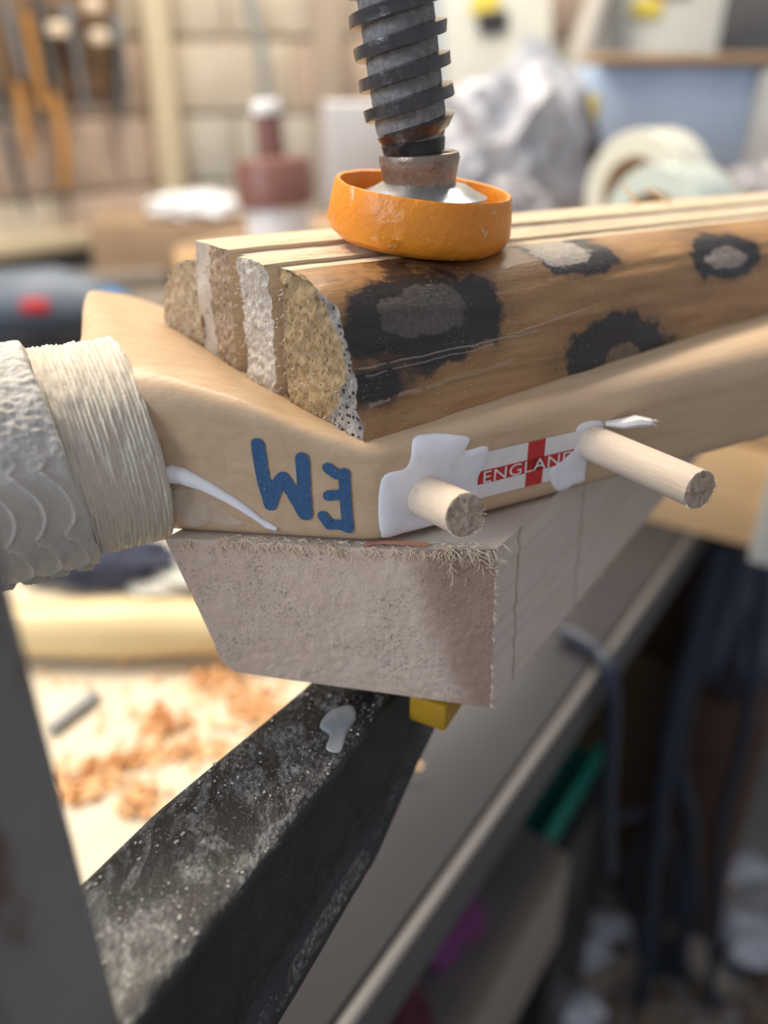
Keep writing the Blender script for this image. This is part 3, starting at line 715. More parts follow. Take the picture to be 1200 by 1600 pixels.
# ------------------------------------------------------------------ DOWELS
def dowel(name, label, u, h, L, r, tilt, seed):
    base = BO + Matrix.Rotation(R(28), 3, 'Z') @ Vector((u, 0, h))
    t = thing(name, label, 'dowel', base, R(28), 'dowels pegged through the bat edge')
    rx = Matrix.Rotation(tilt, 3, 'X')
    m = MB(); n = 40
    secs = []
    ys = [0.012, 0.0, -L * 0.3, -L * 0.6, -L * 0.93, -L]
    for y in ys:
        secs.append([rx @ Vector((r * (1 + 0.015 * nz(math.cos(a), math.sin(a), y * 30, 2.0 + seed)) * math.cos(a), y + (0.0007 * nz(math.cos(a) * 2, math.sin(a) * 2, seed, 2) if y == -L else 0), r * math.sin(a))) for a in [2 * math.pi * i / n for i in range(n)]])
    m.loft([s[::-1] for s in secs], cap=False); m.build('shaft', M['dowel'], t, sharp=60)
    m = MB(); vs = [p for p in secs[-1]]; fs = []
    for k_, f in enumerate((0.97, 0.85, 0.65, 0.45, 0.25, 0.06)):
        for i in range(n):
            a = 2 * math.pi * i / n
            y = -L - 0.0003 - 0.0009 * max(-0.6, fb(math.cos(a) * f, math.sin(a) * f, seed, 3.2, 4)) * (1 - f ** 6 * 0.5)
            vs.append(rx @ Vector((r * f * math.cos(a), y, r * f * math.sin(a))))
    for k_ in range(6):
        for i in range(n): fs.append((k_ * n + i, k_ * n + (i + 1) % n, (k_ + 1) * n + (i + 1) % n, (k_ + 1) * n + i))
    fs.append(tuple(6 * n + i for i in range(n))); m.add(vs, fs); m.build('cut_end', M['dowel_end'], t, sharp=80)
    rnd = random.Random(seed); m = MB()
    for i in range(26):
        a = rnd.uniform(-2.6, 0.3); p = rx @ Vector((r * math.cos(a), -L, r * math.sin(a))); q = rx @ Vector((r * 1.06 * math.cos(a + rnd.uniform(-.1, .1)), -L - rnd.uniform(0.0003, 0.0012), r * 1.06 * math.sin(a)))
        m.tube([p, q], [0.0002, 0.00005], 4)
    m.build('burr', M['fray'], t, kind='stuff')
    return t
dowel('dowel', 'short stubby wooden dowel poking out of white glue near the bat corner', 0.0138, 0.0112, 0.0195, 0.0056, R(-10), 1.0)
dowel('dowel', 'long wooden dowel poking out of the bat edge beyond the flag sticker', 0.0700, 0.0152, 0.0405, 0.0051, R(-3.5), 4.0)
# torn white splinter by the far dowel
m = MB(); P0 = [on_side(0.0740, 0.0205, 0.0004), on_side(0.078, 0.0205, 0.0028), on_side(0.082, 0.0212, 0.0046), on_side(0.0855, 0.0208, 0.0062)]
m.tube(P0, [0.0012, 0.0023, 0.0027, 0.0018], 8, squash=0.6)
rnd = random.Random(2)
for i in range(8):
    q = P0[-1] + Vector((rnd.uniform(0.001, 0.003), rnd.uniform(-0.002, 0.001), rnd.uniform(-0.0015, 0.0015))); m.tube([P0[-1], q], [0.0004, 0.0001], 4)
m.build('torn_splinter', M['st_white'], bat)

# ------------------------------------------------------------------ LAMINATED CANE OFFCUT (clamping caul)
AO = W(-0.0049, 0.1935, -0.084)
caul = thing('cane_offcut', 'laminated cane offcut with black leopard-like burn marks clamped onto the bat', 'cane offcut', AO, R(34))
LX = 0.34
def crown(y): return interp(y, [0.0, 0.0195, 0.037, 0.05, 0.057, 0.067, 0.075, 0.1], [0.0004, 0.0012, 0.0022, 0.0042, 0.0052, 0.0064, 0.0085, 0.0100])
def strip(name, yf, yb, top, mats, seed, rough=0.0012, ni=22, nj=46, setback=0.0, xfreq=420, topn=0.0004, label=None):
    """yf(k), yb(k): front and back y at height fraction k; top(y): top height"""
    def pos(i, j):
        kf = j; y = lerp(yf(kf), yb(kf), i); b = crown(y); z = lerp(b, top(y), kf); return y, z
    def x0(y, z):
        return -0.1405 * y + setback + rough * fb(0.3 + seed, y * 1.6, z * 0.7, xfreq, 5) + 0.0012 * nz(seed, y, z, 90)
    m = MB()
    def capf(i, j):
        y, z = pos(i, j); return Vector((x0(y, z), y, z))
    m.grid(ni, nj, capf, 1, flip=True)
    NX = 60
    def xat(t, y, z): return lerp(x0(y, z), LX, t ** 1.6)
    def tp(x): return 1 - 0.55 * max(0.0, x) * 1.0
    def low(y, z, x): return crown(y) * sm(0.0, 0.06, x) * max(0.0, 1 - (z - crown(y)) / 0.03)
    def surf(i):
        def f(t, j):
            y, z = pos(i, j); x = xat(t, y, z); w = sm(0, 0.01, x)
            return Vector((x, y + w * 0.0006 * fb(x * 0.5, y, z * 2, 120, 3) * (1 if i == 0 else 0), z * lerp(1, tp(x), w if z > 0.01 else 0) - low(y, z, x)))
        return f
    m.grid(NX, nj, surf(0), 0, flip=False); m.grid(NX, nj, surf(1), 2, flip=True)
    def topf(t, i):
        y, z = pos(i, 1); x = xat(t, y, z); w = sm(0, 0.01, x); e = min(i, 1 - i) * 4
        return Vector((x, y, z * lerp(1, tp(x), w) + w * topn * fb(x * 0.25, y, seed, 420, 4) * min(1, e)))
    m.grid(NX, ni, topf, 2, flip=False)
    def botf(t, i):
        y, z = pos(i, 0); x = xat(t, y, z); return Vector((x, y, z - low(y, z, x)))
    m.grid(NX, ni, botf, 2, flip=True)
    return m.build(name, mats, caul, sharp=70, label=label)
front_y = lambda kf: interp(kf * 0.039, [0, 0.004, 0.010, 0.018, 0.025, 0.030, 0.034, 0.0365, 0.038, 0.039], [0.0, 0.0012, 0.0026, 0.0042, 0.0060, 0.0082, 0.0115, 0.0155, 0.0200, 0.0275])
strip('spotted_cane_layer', front_y, lambda kf: 0.0315, lambda y: 0.0392, [M['cane'], M['end_tan'], M['top_cream']], 1.0, 0.0011, 34, 60, label='brown cane layer with black burn marks')
strip('glue_line', lambda kf: 0.0312, lambda kf: 0.0368, lambda y: 0.0383, [M['groove'], M['end_brown'], M['end_smooth']], 2.0, 0.0006, 8, 40, 0.0026)
strip('wood_layer', lambda kf: 0.0366, lambda kf: 0.0500, lambda y: 0.0398 - 0.3 * abs(y - 0.043) * 0.2, [M['top_cream'], M['end_white'], M['top_cream']], 3.0, 0.0013, 26, 70, -0.0006, 620, 0.0009, label='torn white wood layer')
strip('glue_line', lambda kf: 0.0498, lambda kf: 0.0566, lambda y: 0.0388, [M['groove'], M['end_smooth'], M['end_smooth']], 4.0, 0.0005, 8, 40, 0.0036)
strip('wood_layer', lambda kf: 0.0564, lambda kf: 0.0670, lambda y: 0.0402, [M['top_cream'], M['end_brown'], M['top_cream']], 5.0, 0.0010, 18, 60, 0.0, 620, 0.0006)
strip('wood_layer', lambda kf: 0.0668, lambda kf: 0.0750, lambda y: 0.0402, [M['end_smooth'], M['end_smooth'], M['top_cream']], 6.0, 0.0003, 10, 30, 0.0006, 300, 0.0005)
strip('wood_layer', lambda kf: 0.0748, lambda kf: 0.0995, lambda y: 0.0120 + 0.0225 * math.sqrt(max(0.0, 1 - (max(0.0, y - 0.0755) / 0.0242) ** 2)), [M['end_brown'], M['end_tan2'], M['end_tan2']], 7.0, 0.0010, 24, 46, 0.0010, label='rounded outer cane layer')
# loose fibres on the torn end
rnd = random.Random(21); m = MB()
for i in range(420):
    y = rnd.uniform(0.003, 0.098)
    z = lerp(crown(y), 0.037 if y < 0.075 else 0.03 - (y - 0.075) * 0.7, rnd.random())
    if y < 0.012 and z > 0.02: continue
    p = Vector((-0.1405 * y + 0.0003, y, z)); q = p + Vector((-rnd.uniform(0.0004, 0.0014), rnd.uniform(-0.0005, 0.0005), rnd.uniform(-0.0010, 0.0006)))
    m.tube([p, q], [0.00022, 0.00006], 4)
m.build('loose_fibres', M['end_white'], caul, kind='stuff')

# ------------------------------------------------------------------ PINE BLOCK under the bat
PB = W(0.0295, 0.1889, -0.1644)
blk = thing('pine_block', 'skew-cut offcut of pinkish pine under the bat with frayed top edge', 'wood block', PB)
def B(x, y, z): return Vector((x, y, z)) - Vector((0.0295, 0.1889, -0.1644))
Lp = [(-0.0592, 0.1951, -0.1118), (-0.0551, 0.1947, -0.1257), (-0.0520, 0.1945, -0.1360), (-0.0490, 0.1943, -0.1462), (-0.0477, 0.1942, -0.1531), (-0.0435, 0.194, -0.1566)]
Rp = [(0.0295, 0.1889, -0.1115), (0.0300, 0.1889, -0.125), (0.0303, 0.1888, -0.135), (0.0306, 0.1888, -0.145), (0.0310, 0.1888, -0.1565), (0.0314, 0.1888, -0.1655)]
def edgept(P, j):
    t = j * (len(P) - 1); i = min(int(t), len(P) - 2); return B(*P[i]).lerp(B(*P[i + 1]), t - i)
dS = Vector((math.cos(R(56)), math.sin(R(56)), 0)); LB = 0.24
def ftop(i): return 0.0016 * math.sin(math.pi * min(1, (1 - i) * 1.35)) * -0.6 - 0.0003 * abs(nz(i * 30, 1, 2, 1.0))
def fpt(i, j):
    p = edgept(Lp, j).lerp(edgept(Rp, j), i)
    e = min(i, 1 - i, j, 1 - j)
    p = p + Vector((0, 1, 0)) * (0.00035 * fb(p.x, p.z, 1, 420, 5) + 0.0005 * nz(p.x, p.z, 3, 90)) * min(1, 0.25 + e * 12)
    p.z += ftop(i) * (1 - j) ** 3
    p.x += 0.0006 * nz(p.z * 250, i, 3, 1.0) * (1 if i > 0.97 else 0)
    return p
m = MB()
m.grid(110, 70, fpt, 0, flip=True)
sidef = lambda t, j: fpt(1, j) + dS * (LB * t ** 1.3); m.grid(24, 70, sidef, 1, flip=True)
m.grid(24, 70, lambda t, j: fpt(0, j) + dS * (LB * t ** 1.3), 1)
m.grid(24, 110, lambda t, i: fpt(i, 0) + dS * (LB * t ** 1.3), 1)
m.grid(24, 110, lambda t, i: fpt(i, 1) + dS * (LB * t ** 1.3), 1, flip=True)
m.build('block_body', [M['block_end'], M['block_side']], blk, sharp=50)
# grain lines on the side
for s0, w_, name in ((0.0145, 0.0012, 'grain_line'), (0.062, 0.0010, 'grain_line')):
    m = MB(); nS = Vector((dS.y, -dS.x, 0))
    m.grid(3, 40, lambda t, j: fpt(1, j) + dS * (s0 + (t - 0.5) * w_ * (1 + 0.6 * nz(j * 9, s0 * 99, 0, 1)) + 0.0014 * nz(j * 2.0, s0 * 50, 1, 1)) + nS * 0.0001, 0, flip=True)
    m.build(name, M['pencil'], blk)
# frayed fibres along the top edges
def whiskers(m, n, pf, lo, hi, rad, rnd, dirf):
    for _ in range(n):
        p = pf(rnd)
        if nz(p.x, p.y, p.z, 420) < -0.02: continue
        d = dirf(rnd).normalized(); L = rnd.uniform(lo, hi); b = Vector((rnd.uniform(-1, 1), rnd.uniform(-1, 1), rnd.uniform(-1, 0.6))) * L * 0.5
        m.tube([p - d * L * 0.15, p + d * L * 0.35 + b * 0.15, p + d * L * 0.7 + b * 0.5, p + d * L + b], [rad, rad * 0.9, rad * 0.6, rad * 0.15], 5)
rnd = random.Random(5); m = MB()
whiskers(m, 900, lambda r: fpt(r.uniform(0.05, 0.985), r.uniform(0, 0.03)), 0.0004, 0.0026, 0.00012, rnd, lambda r: Vector((r.uniform(-0.7, 0.7), -0.55, r.uniform(-1.3, 0.1))))
whiskers(m, 500, lambda r: fpt(r.uniform(0.15, 0.97), 0) + dS * r.uniform(0, 0.004), 0.001, 0.003, 0.00016, rnd, lambda r: Vector((r.uniform(-1, 1), -0.5, r.uniform(-0.3, 0.3))))
m.build('frayed_fibres', M['fray'], blk, kind='stuff')
m = MB()
whiskers(m, 300, lambda r: fpt(r.uniform(0.86, 1.0), r.uniform(0, 0.14) * r.random()) + dS * r.uniform(0, 0.012) * r.random(), 0.001, 0.0052, 0.00022, rnd, lambda r: Vector((r.uniform(-0.4, 1.0), -0.8, r.uniform(-0.9, 0.4))))
whiskers(m, 260, lambda r: fpt(1.0, r.random()), 0.0004, 0.0012, 0.00014, rnd, lambda r: Vector((r.uniform(0, 1.0), -0.5, r.uniform(-0.6, 0.4))))
whiskers(m, 30, lambda r: fpt(1.0, 1.0) + dS * r.uniform(0.02, 0.09), 0.0006, 0.0020, 0.00025, rnd, lambda r: Vector((0.5, -0.6, r.uniform(-0.2, 0.6))))
m.build('frayed_fibres', M['fray_grey'], blk, kind='stuff')
m = MB(); q0 = fpt(0.60, 0) ; m.grid(10, 3, lambda t, q: fpt(lerp(0.60, 0.79, t), 0) + dS * (0.0002 + 0.0022 * q) + Vector((0, 0, 0.0007 + 0.0007 * math.sin(3.14 * t))))
m.build('red_splinter', plain('reddish_splinter', (0.70, 0.30, 0.20), (0.6, 0.26, 0.17), 200), blk)

# ------------------------------------------------------------------ F-CLAMP
RO = Vector((-0.001, 0.19, -0.1685))                            # ridge of the lower jaw under the block
clamp = thing('bar_clamp', 'black bar clamp with orange pressure pad squeezing cane and block together', 'clamp', W(-0.06, 0.087, -0.235))
CO = Vector((-0.06, 0.087, -0.235))
def J(q, l, z):                                                 # q towards the bar, l to the left, z up
    p = RO - jD * q + jL * l; return Vector((p.x, p.y, RO.z + z)) - CO
m = MB(); secs = []
for i in range(46):
    q = lerp(-0.030, 0.150, i / 45)
    w = interp(q, [-0.03, 0.0, 0.06, 0.15], [0.0245, 0.0255, 0.033, 0.036])
    H = interp(q, [-0.03, -0.012, 0.0, 0.012, 0.022, 0.06, 0.15], [0.030, 0.037, 0.043, 0.049, 0.0495, 0.054, 0.060])
    H += 0.0006 * nz(q * 300, 1, 2, 1.0)
    a = 0.0009 * nz(q * 120, 4, 1, 1.0); rc = sm(-0.004, 0.02, q)
    S = [(w, 0.0), (w - 0.0015, 0.0006)] + [(lerp(w - 0.0015, 0.0018, t), 0.0006 + 0.0003 * nz(q * 200, t * 9, 5, 1)) for t in (0.2, 0.4, 0.6, 0.8)] + \
        [(0.0018, 0.0006), (0.0006, 0.0), (-0.0002, -0.0012 + a), (-0.0002, -0.0032), (0.0026 * rc, -0.0055), (0.003 * rc, -0.009), (0.003 * rc - 0.001, -H + 0.011), (0.0012 * rc - 0.002, -H + 0.006), (-0.0042, -H + 0.004), (-0.0046, -H + 0.0015), (-0.003, -H), (w * 0.5, -H - 0.0005), (w + 0.002, -H), (w + 0.003, -H + 0.003), (w - 0.002, -H + 0.008), (w - 0.002, -0.006)]
    secs.append([J(q, l, z) for l, z in S])
m.loft([s[::-1] for s in secs]); m.build('lower_jaw', M['jaw'], clamp, sharp=50)
# yellow cap on the jaw tip
m = MB()
def jbox(q0, q1, l0, l1, z0, z1, bev):
    c = J((q0 + q1) / 2, (l0 + l1) / 2, (z0 + z1) / 2)
    rot = Matrix(((jD.x, jL.x, 0), (jD.y, jL.y, 0), (0, 0, 1)))
    m.box(c, (abs(q1 - q0), abs(l1 - l0), abs(z1 - z0)), rot, bev)
jbox(-0.040, -0.012, -0.0165, 0.0305, 0.0012, 0.0042, 0.001)
jbox(-0.040, -0.008, -0.0175, -0.0052, -0.0070, 0.003, 0.0012)
jbox(-0.040, -0.008, 0.0262, 0.0322, -0.004, 0.003, 0.0012)
m.build('jaw_pad', M['pad_yellow'], clamp)
# dried glue spot on the jaw
puddle([(-0.008, 0.005), (-0.003, 0.009), (0.004, 0.0085), (0.006, 0.004), (0.011, 0.002), (0.010, -0.002), (0.003, 0.0), (-0.004, 0.001)], 0.0007, lambda a, b, t: J(a + 0.010, b + 0.004, 0.0008 + t)).build('dried_glue', plain('dried_glue', (0.20, 0.225, 0.25), (0.42, 0.42, 0.42), 90, rough=0.3), clamp)
# sawdust grains on the jaw
rnd = random.Random(9); m = MB()
for i in range(1100):
    q = rnd.uniform(-0.002, 0.118); w = interp(q, [-0.03, 0.0, 0.06, 0.15], [0.0245, 0.0255, 0.033, 0.036]); l = rnd.uniform(0.0005, w - 0.0005)
    if nz(q * 60, l * 90, 3, 1.0) < -0.12: continue
    s = 0.00010 + 0.0005 * rnd.random() ** 8; c = J(q, l, 0.0008 + s * 0.3)
    R3 = Matrix.Rotation(rnd.uniform(0, 6), 3, 'Z') @ Matrix.Rotation(rnd.uniform(-.6, .6), 3, 'X')
    m.box(c, (s * rnd.uniform(1, 2.2), s * 1.2, s * 0.8), R3)
m.build('sawdust_grains', M['dust'], clamp, smooth=False, kind='stuff')
# steel bar: flat section with a shallow groove
bw, bt_ = 0.034, 0.011
def Bp(a, b, z): p = Vector((-0.053, 0.100, 0)) - jD * a + jL * b; return Vector((p.x, p.y, z)) - CO
prof = [(0.0, 0.001), (0.001, 0.0), (0.0125, 0.0), (0.0145, 0.0014), (bw - 0.0145, 0.0014), (bw - 0.0125, 0.0), (bw - 0.001, 0.0), (bw, 0.001), (bw, bt_ - 0.001), (bw - 0.001, bt_), (0.001, bt_), (0.0, bt_ - 0.001)]
m = MB(); m.loft([[Bp(a, b, z) for a, b in prof][::-1] for z in [lerp(-0.215, 0.30, i / 20) for i in range(21)]][::-1]); m.build('steel_bar', M['steel_bar'], clamp, sharp=40)

# threaded spindle, leaning a little to the left
S0 = Vector((0.0100, 0.252, -0.0300)); SD = Vector((-0.155, 0.0, 1.0)).normalized()
sx = SD.cross(Vector((0, 1, 0))).normalized() * -1; sy = SD.cross(sx)
if sx.x < 0: sx = -sx; sy = -sy
SM = Matrix(((sx.x, sy.x, SD.x), (sx.y, sy.y, SD.y), (sx.z, sy.z, SD.z)))
def SP(r, a, z): return S0 + SM @ Vector((r * math.cos(a), r * math.sin(a), z)) - CO
pitch, ro, ri = 0.00745, 0.01265, 0.0098
m = MB(); zs0, turns, nA = 0.0125, 16, 64
pf = [(0.0, 0), (0.14, 0), (0.20, 0), (0.27, 1), (0.32, 1), (0.62, 1), (0.67, 1), (0.74, 0), (0.80, 0), (0.92, 0), (1.0, 0)]
vs = []; mi = []
for i in range(turns * nA + 1):
    a = 2 * math.pi * i / nA
    for s_, tr in pf:
        z = zs0 - pitch * 0.9 + pitch * (i / nA + s_)
        fade = sm(zs0, zs0 + 0.0085, z)
        r = lerp(ri * lerp(0.84, 1.0, sm(zs0 - 0.002, zs0 + 0.005, z)), ro, tr * fade)
        if tr: r += 0.00045 * nz(a * 0.9, s_ * 3, 7, 1.0) + 0.00025 * nz(a * 5, s_ * 3, 2, 1.0)
        r += 0.00010 * nz(math.cos(a) * 5, math.sin(a) * 5, z * 500, 1.0)
        vs.append(SP(r, a, max(z, zs0 - 0.0005)))
fs = []; ms = []; n = len(pf)
for i in range(turns * nA):
    for j in range(n - 1):
        fs.append((i * n + j, (i + 1) * n + j, (i + 1) * n + j + 1, i * n + j + 1)); ms.append(0 if pf[j][1] or pf[j + 1][1] else 1)
m.add(vs, fs); m.m = ms
m.build('screw_spindle', [M['screw'], M['screw_root']], clamp, sharp=50)
def spin(prof, name, mat, MM, org, n=40, jit=0.0, lab=None, par=None):
    m = MB(); m.lathe(prof, n, None, 0, jit); m.v = [tuple(org + MM @ Vector(p) - CO) for p in m.v]; return m.build(name, mat, clamp, sharp=35, label=lab)
spin([(0.0078, 0.0), (0.0080, 0.004), (0.0084, 0.009), (0.0090, 0.0125), (0.0082, 0.0135)], 'spindle_neck', M['neck'], SM, S0)

# swivel collar, washer and orange cup (tilted the other way)
PT = Matrix.Rotation(R(6.0), 3, 'Y') @ Matrix.Rotation(R(2.0), 3, 'X')
PO = Vector((0.0098, 0.2535, -0.0447))
spin([(0.0128, 0.0085), (0.0116, 0.0098), (0.0104, 0.0115), (0.0103, 0.0150), (0.0109, 0.0182), (0.0114, 0.0210), (0.0112, 0.0224), (0.0103, 0.0227), (0.0092, 0.0222), (0.0088, 0.017)], 'swivel_collar', M['collar'], Matrix.Rotation(R(-3), 3, 'Y'), PO + Vector((0.0012, 0, 0.0016)), 48, 0.0003)
spin([(0.0185, 0.0062), (0.0182, 0.0075), (0.0150, 0.0088), (0.0122, 0.0104), (0.0110, 0.0106)], 'washer', M['washer'], Matrix.Rotation(R(2), 3, 'Y'), PO + Vector((0.0014, 0, 0.0056)), 48)
rO = 0.0268
spin([(0.0200, 0.0), (0.0232, 0.0004), (0.0256, 0.0022), (0.0268, 0.0052), (0.0263, 0.0095), (0.0256, 0.0148), (0.0250, 0.0157), (0.0240, 0.0155), (0.0236, 0.0140), (0.0240, 0.0060), (0.0200, 0.0050)], 'pressure_pad', M['orange'], PT, PO, 72, 0.0005, 'scuffed orange plastic cup pad')
# sliding arm above, holding the spindle
m = MB(); T = S0 + SD * 0.128
c0 = Vector((-0.060, 0.086, T.z)); mid = (c0 + T) / 2; L_ = (T - c0).length
m.box(mid - CO, (L_ + 0.05, 0.03, 0.036), Matrix.Rotation(math.atan2(T.y - c0.y, T.x - c0.x), 3, 'Z'), 0.004); m.build('sliding_arm', M['jaw'], clamp)

# shavings caught on the cane
def curl(name, label, P, r):
    m = MB(); m.tube([Vector(p) for p in P], [r, r, r * 0.9, r * 0.5], 6, squash=0.35); o = m.build(name, M['shaving']); return tag(o, label, 'shaving', 'shavings lying on the cane offcut')
def CP(x, y, z): return AO + Matrix.Rotation(R(34), 3, 'Z') @ Vector((x, y, z))
curl('wood_shaving', 'thin orange wood sliver standing on the cane beside the tape rolls', [CP(0.176, 0.070, 0.0355), CP(0.174, 0.071, 0.0385), CP(0.172, 0.073, 0.041), CP(0.170, 0.075, 0.0445)], 0.0011)
curl('wood_shaving', 'thin orange wood sliver lying on the cane at the right edge', [CP(0.192, 0.066, 0.0352), CP(0.189, 0.068, 0.0375), CP(0.185, 0.070, 0.040), CP(0.181, 0.072, 0.0425)], 0.0011)

# ------------------------------------------------------------------ CRATE behind the bat and what stands on it
PZ = -0.185
ca = math.atan2(0.54, -0.84)
cr0 = Vector((0.338, 0.642, 0)); cx = Vector((-0.841, 0.541, 0)); cy = Vector((0.541, 0.841, 0))
crate = thing('timber_crate', 'low fresh timber crate on the bench behind the bat', 'crate', (cr0.x, cr0.y, BZ), math.atan2(cx.y, cx.x))
hC = 0.38 + PZ; lC = 0.70; dC = 0.66
for q in range(2):
    m = MB(); m.box((lC / 2, -0.009, hC * (0.25 + 0.5 * q) - 0.002), (lC, 0.018, hC / 2 - 0.003), None, 0.002); m.build('plank', M['fresh_wood'], crate)
for x_ in (0.009, lC - 0.009):
    m = MB(); m.box((x_, -0.018 - dC / 2, hC / 2 - 0.004), (0.018, dC, hC - 0.012), None, 0.002); m.build('side_board', M['fresh_wood'], crate)
m = MB(); m.box((lC / 2, -0.018 - dC / 2, hC - 0.0045), (lC, dC + 0.03, 0.009), None, 0.001); m.build('lid', M['card'], crate)
wp = MB(); wp.box((0, 0, 0.14), (0.035, 0.055, 0.28), None, 0.003); w_ = wp.build('white_board', M['paper_white'])
p = at_z(1200, 862, -0.38); w_.location = (p.x + 0.004, p.y - 0.004, BZ); w_.rotation_euler = (0, 0, math.atan2(cx.y, cx.x)); tag(w_, 'white painted board standing on the bench against the crate', 'board')

def boxthing(name, label, cat, mat, p, size, rz=0.0, bev=0.004, group=None):
    m = MB(); m.box((0, 0, size[2] / 2), size, None, bev); o = m.build(name, mat); o.location = p; o.rotation_euler = (0, 0, rz); return tag(o, label, cat, group)
PW = CZ + PZ
def on_crate(px, d):                                            # a point on the crate lid at pixel column px and distance d along y
    r = ray(px, 330); s = d / r.y; return Vector((r.x * s, d, PW))
def roll(name, label, p, ro, ri, wd, az, ma, mb):
    t = thing(name, label, 'tape roll', p, az, 'tape rolls on the crate')
    m = MB(); n = 56
    pr = [(ri, -wd / 2), (ri, wd / 2), (ro - 0.001, wd / 2), (ro, wd / 2 - 0.001), (ro, -wd / 2 + 0.001), (ro - 0.001, -wd / 2), (ri, -wd / 2)]
    vs = []; fs = []; ms = []
    for r, z in pr:
        for j in range(n):
            a = 2 * math.pi * j / n; vs.append((r * math.cos(a), z, ro + r * math.sin(a)))
    for i in range(len(pr) - 1):
        for j in range(n): fs.append((i * n + j, i * n + (j + 1) % n, (i + 1) * n + (j + 1) % n, (i + 1) * n + j))
    m.add(vs, fs); m.build('tape', [ma], t, sharp=30)
    m = MB(); pr = [(ri - 0.003, -wd / 2 + 0.001), (ri - 0.003, wd / 2 - 0.001), (ri - 0.0002, wd / 2 - 0.001), (ri - 0.0002, -wd / 2 + 0.001), (ri - 0.003, -wd / 2 + 0.001)]
    vs = []; fs = []
    for r, z in pr:
        for j in range(n):
            a = 2 * math.pi * j / n; vs.append((r * math.cos(a), z, ro + r * math.sin(a)))
    for i in range(len(pr) - 1):
        for j in range(n): fs.append((i * n + j, i * n + (j + 1) % n, (i + 1) * n + (j + 1) % n, (i + 1) * n + j))
    m.add(vs, fs); m.build('core', M['card'], t, sharp=30)
    return t
roll('tape_roll', 'greenish clear tape roll standing in front on the crate', on_crate(1050, 0.80), 0.056, 0.034, 0.055, R(-54), M['tape_green'], M['card'])
roll('tape_roll', 'cream packing tape roll standing behind the greenish one', on_crate(1008, 0.93), 0.066, 0.042, 0.045, R(-54), M['tape'], M['card'])

# long blue carton with mauve foot
t = thing('blue_carton', 'long pale blue carton with mauve lower band behind the tape rolls', 'box', on_crate(1040, 1.30) , R(3))
m = MB(); m.box((0, 0.05, 0.125), (0.262, 0.10, 0.13), None, 0.003); m.build('carton_body', M['blue_card'], t)
m = MB(); m.box((0, 0.05, 0.03), (0.260, 0.098, 0.06), None, 0.003); m.build('lower_band', M['mauve'], t)
pk = boxthing('plank', 'thin brown plank lying across the blue carton', 'plank', M['card'], on_crate(1060, 1.34) + Vector((0.01, 0.0, 0.1905)), (0.34, 0.11, 0.014), R(3))
boxthing('dark_case', 'dark grey plastic case at the right end of the blue carton', 'case', M['mid_grey'], on_crate(1215, 1.24), (0.075, 0.16, 0.185), R(2), 0.01)
c_ = crumple('dark_bag', M['dark_bag'], (0.055, 0.05, 0.045), 5.5); rest(c_, on_crate(1190, 1.08), 0.034); tag(c_, 'small dark crumpled bag beside the tape rolls', 'bag')
# plastic bags
b1 = crumple('polythene_bag', M['bag'], (0.085, 0.06, 0.105), 1.7, 2.6, 0.42); rest(b1, on_crate(800, 1.10), 0.078); tag(b1, 'big crumpled grey polythene bag right of the screw', 'plastic bag')
b2 = crumple('polythene_bag', M['dark_bag'], (0.05, 0.04, 0.040), 9.1, 2.8, 0.4); rest(b2, on_crate(800, 0.99), 0.030); tag(b2, 'low dark crumpled bag in front of the grey polythene bag', 'plastic bag')
# black bottle with yellow cap
t = thing('oil_bottle', 'slim black bottle with a yellow cap between bag and blue carton', 'bottle', on_crate(905, 1.17))
m = MB(); m.lathe([(0.016, 0.0), (0.019, 0.004), (0.019, 0.105), (0.012, 0.122), (0.010, 0.130)], 24); m.build('bottle_body', M['black'], t)
m = MB(); m.lathe([(0.012, 0.128), (0.0125, 0.130), (0.0115, 0.155), (0.010, 0.157)], 20); m.build('cap', M['yellow'], t)
# grey-white carton left of the screw
boxthing('grey_carton', 'small grey white carton just left of the clamp screw', 'box', plain('grey_white_card', (0.50, 0.50, 0.52), (0.44, 0.44, 0.46), 12), on_crate(572, 1.32), (0.115, 0.09, 0.145), R(12))
# glue bottle with stepped brown cap
t = thing('glue_bottle', 'white glue bottle with stepped brown cap and white nozzle tip', 'bottle', on_crate(437, 1.07), R(0))
t.rotation_euler = (R(-2), R(-4), 0)
m = MB(); m.lathe([(0.036, 0.0), (0.040, 0.004), (0.040, 0.030), (0.036, 0.042)], 32); m.build('bottle_body', M['white'], t)
m = MB(); m.lathe([(0.045, 0.040), (0.047, 0.042), (0.046, 0.088), (0.043, 0.092), (0.018, 0.094)], 32); m.build('cap_skirt', M['brown'], t)
m = MB(); m.lathe([(0.017, 0.092), (0.0165, 0.096), (0.0150, 0.138), (0.014, 0.140)], 24); m.build('nozzle', M['brown'], t)
m = MB(); m.lathe([(0.0165, 0.139), (0.0172, 0.141), (0.0165, 0.152), (0.014, 0.155)], 24); m.build('nozzle_tip', M['white'], t)
shavings('shaving_heap', 'small heap of orange shavings on the crate beside the tape', [(1170, 345, 25, 10), (1130, 355, 25, 8)], 160, PZ, 17, 0.016)

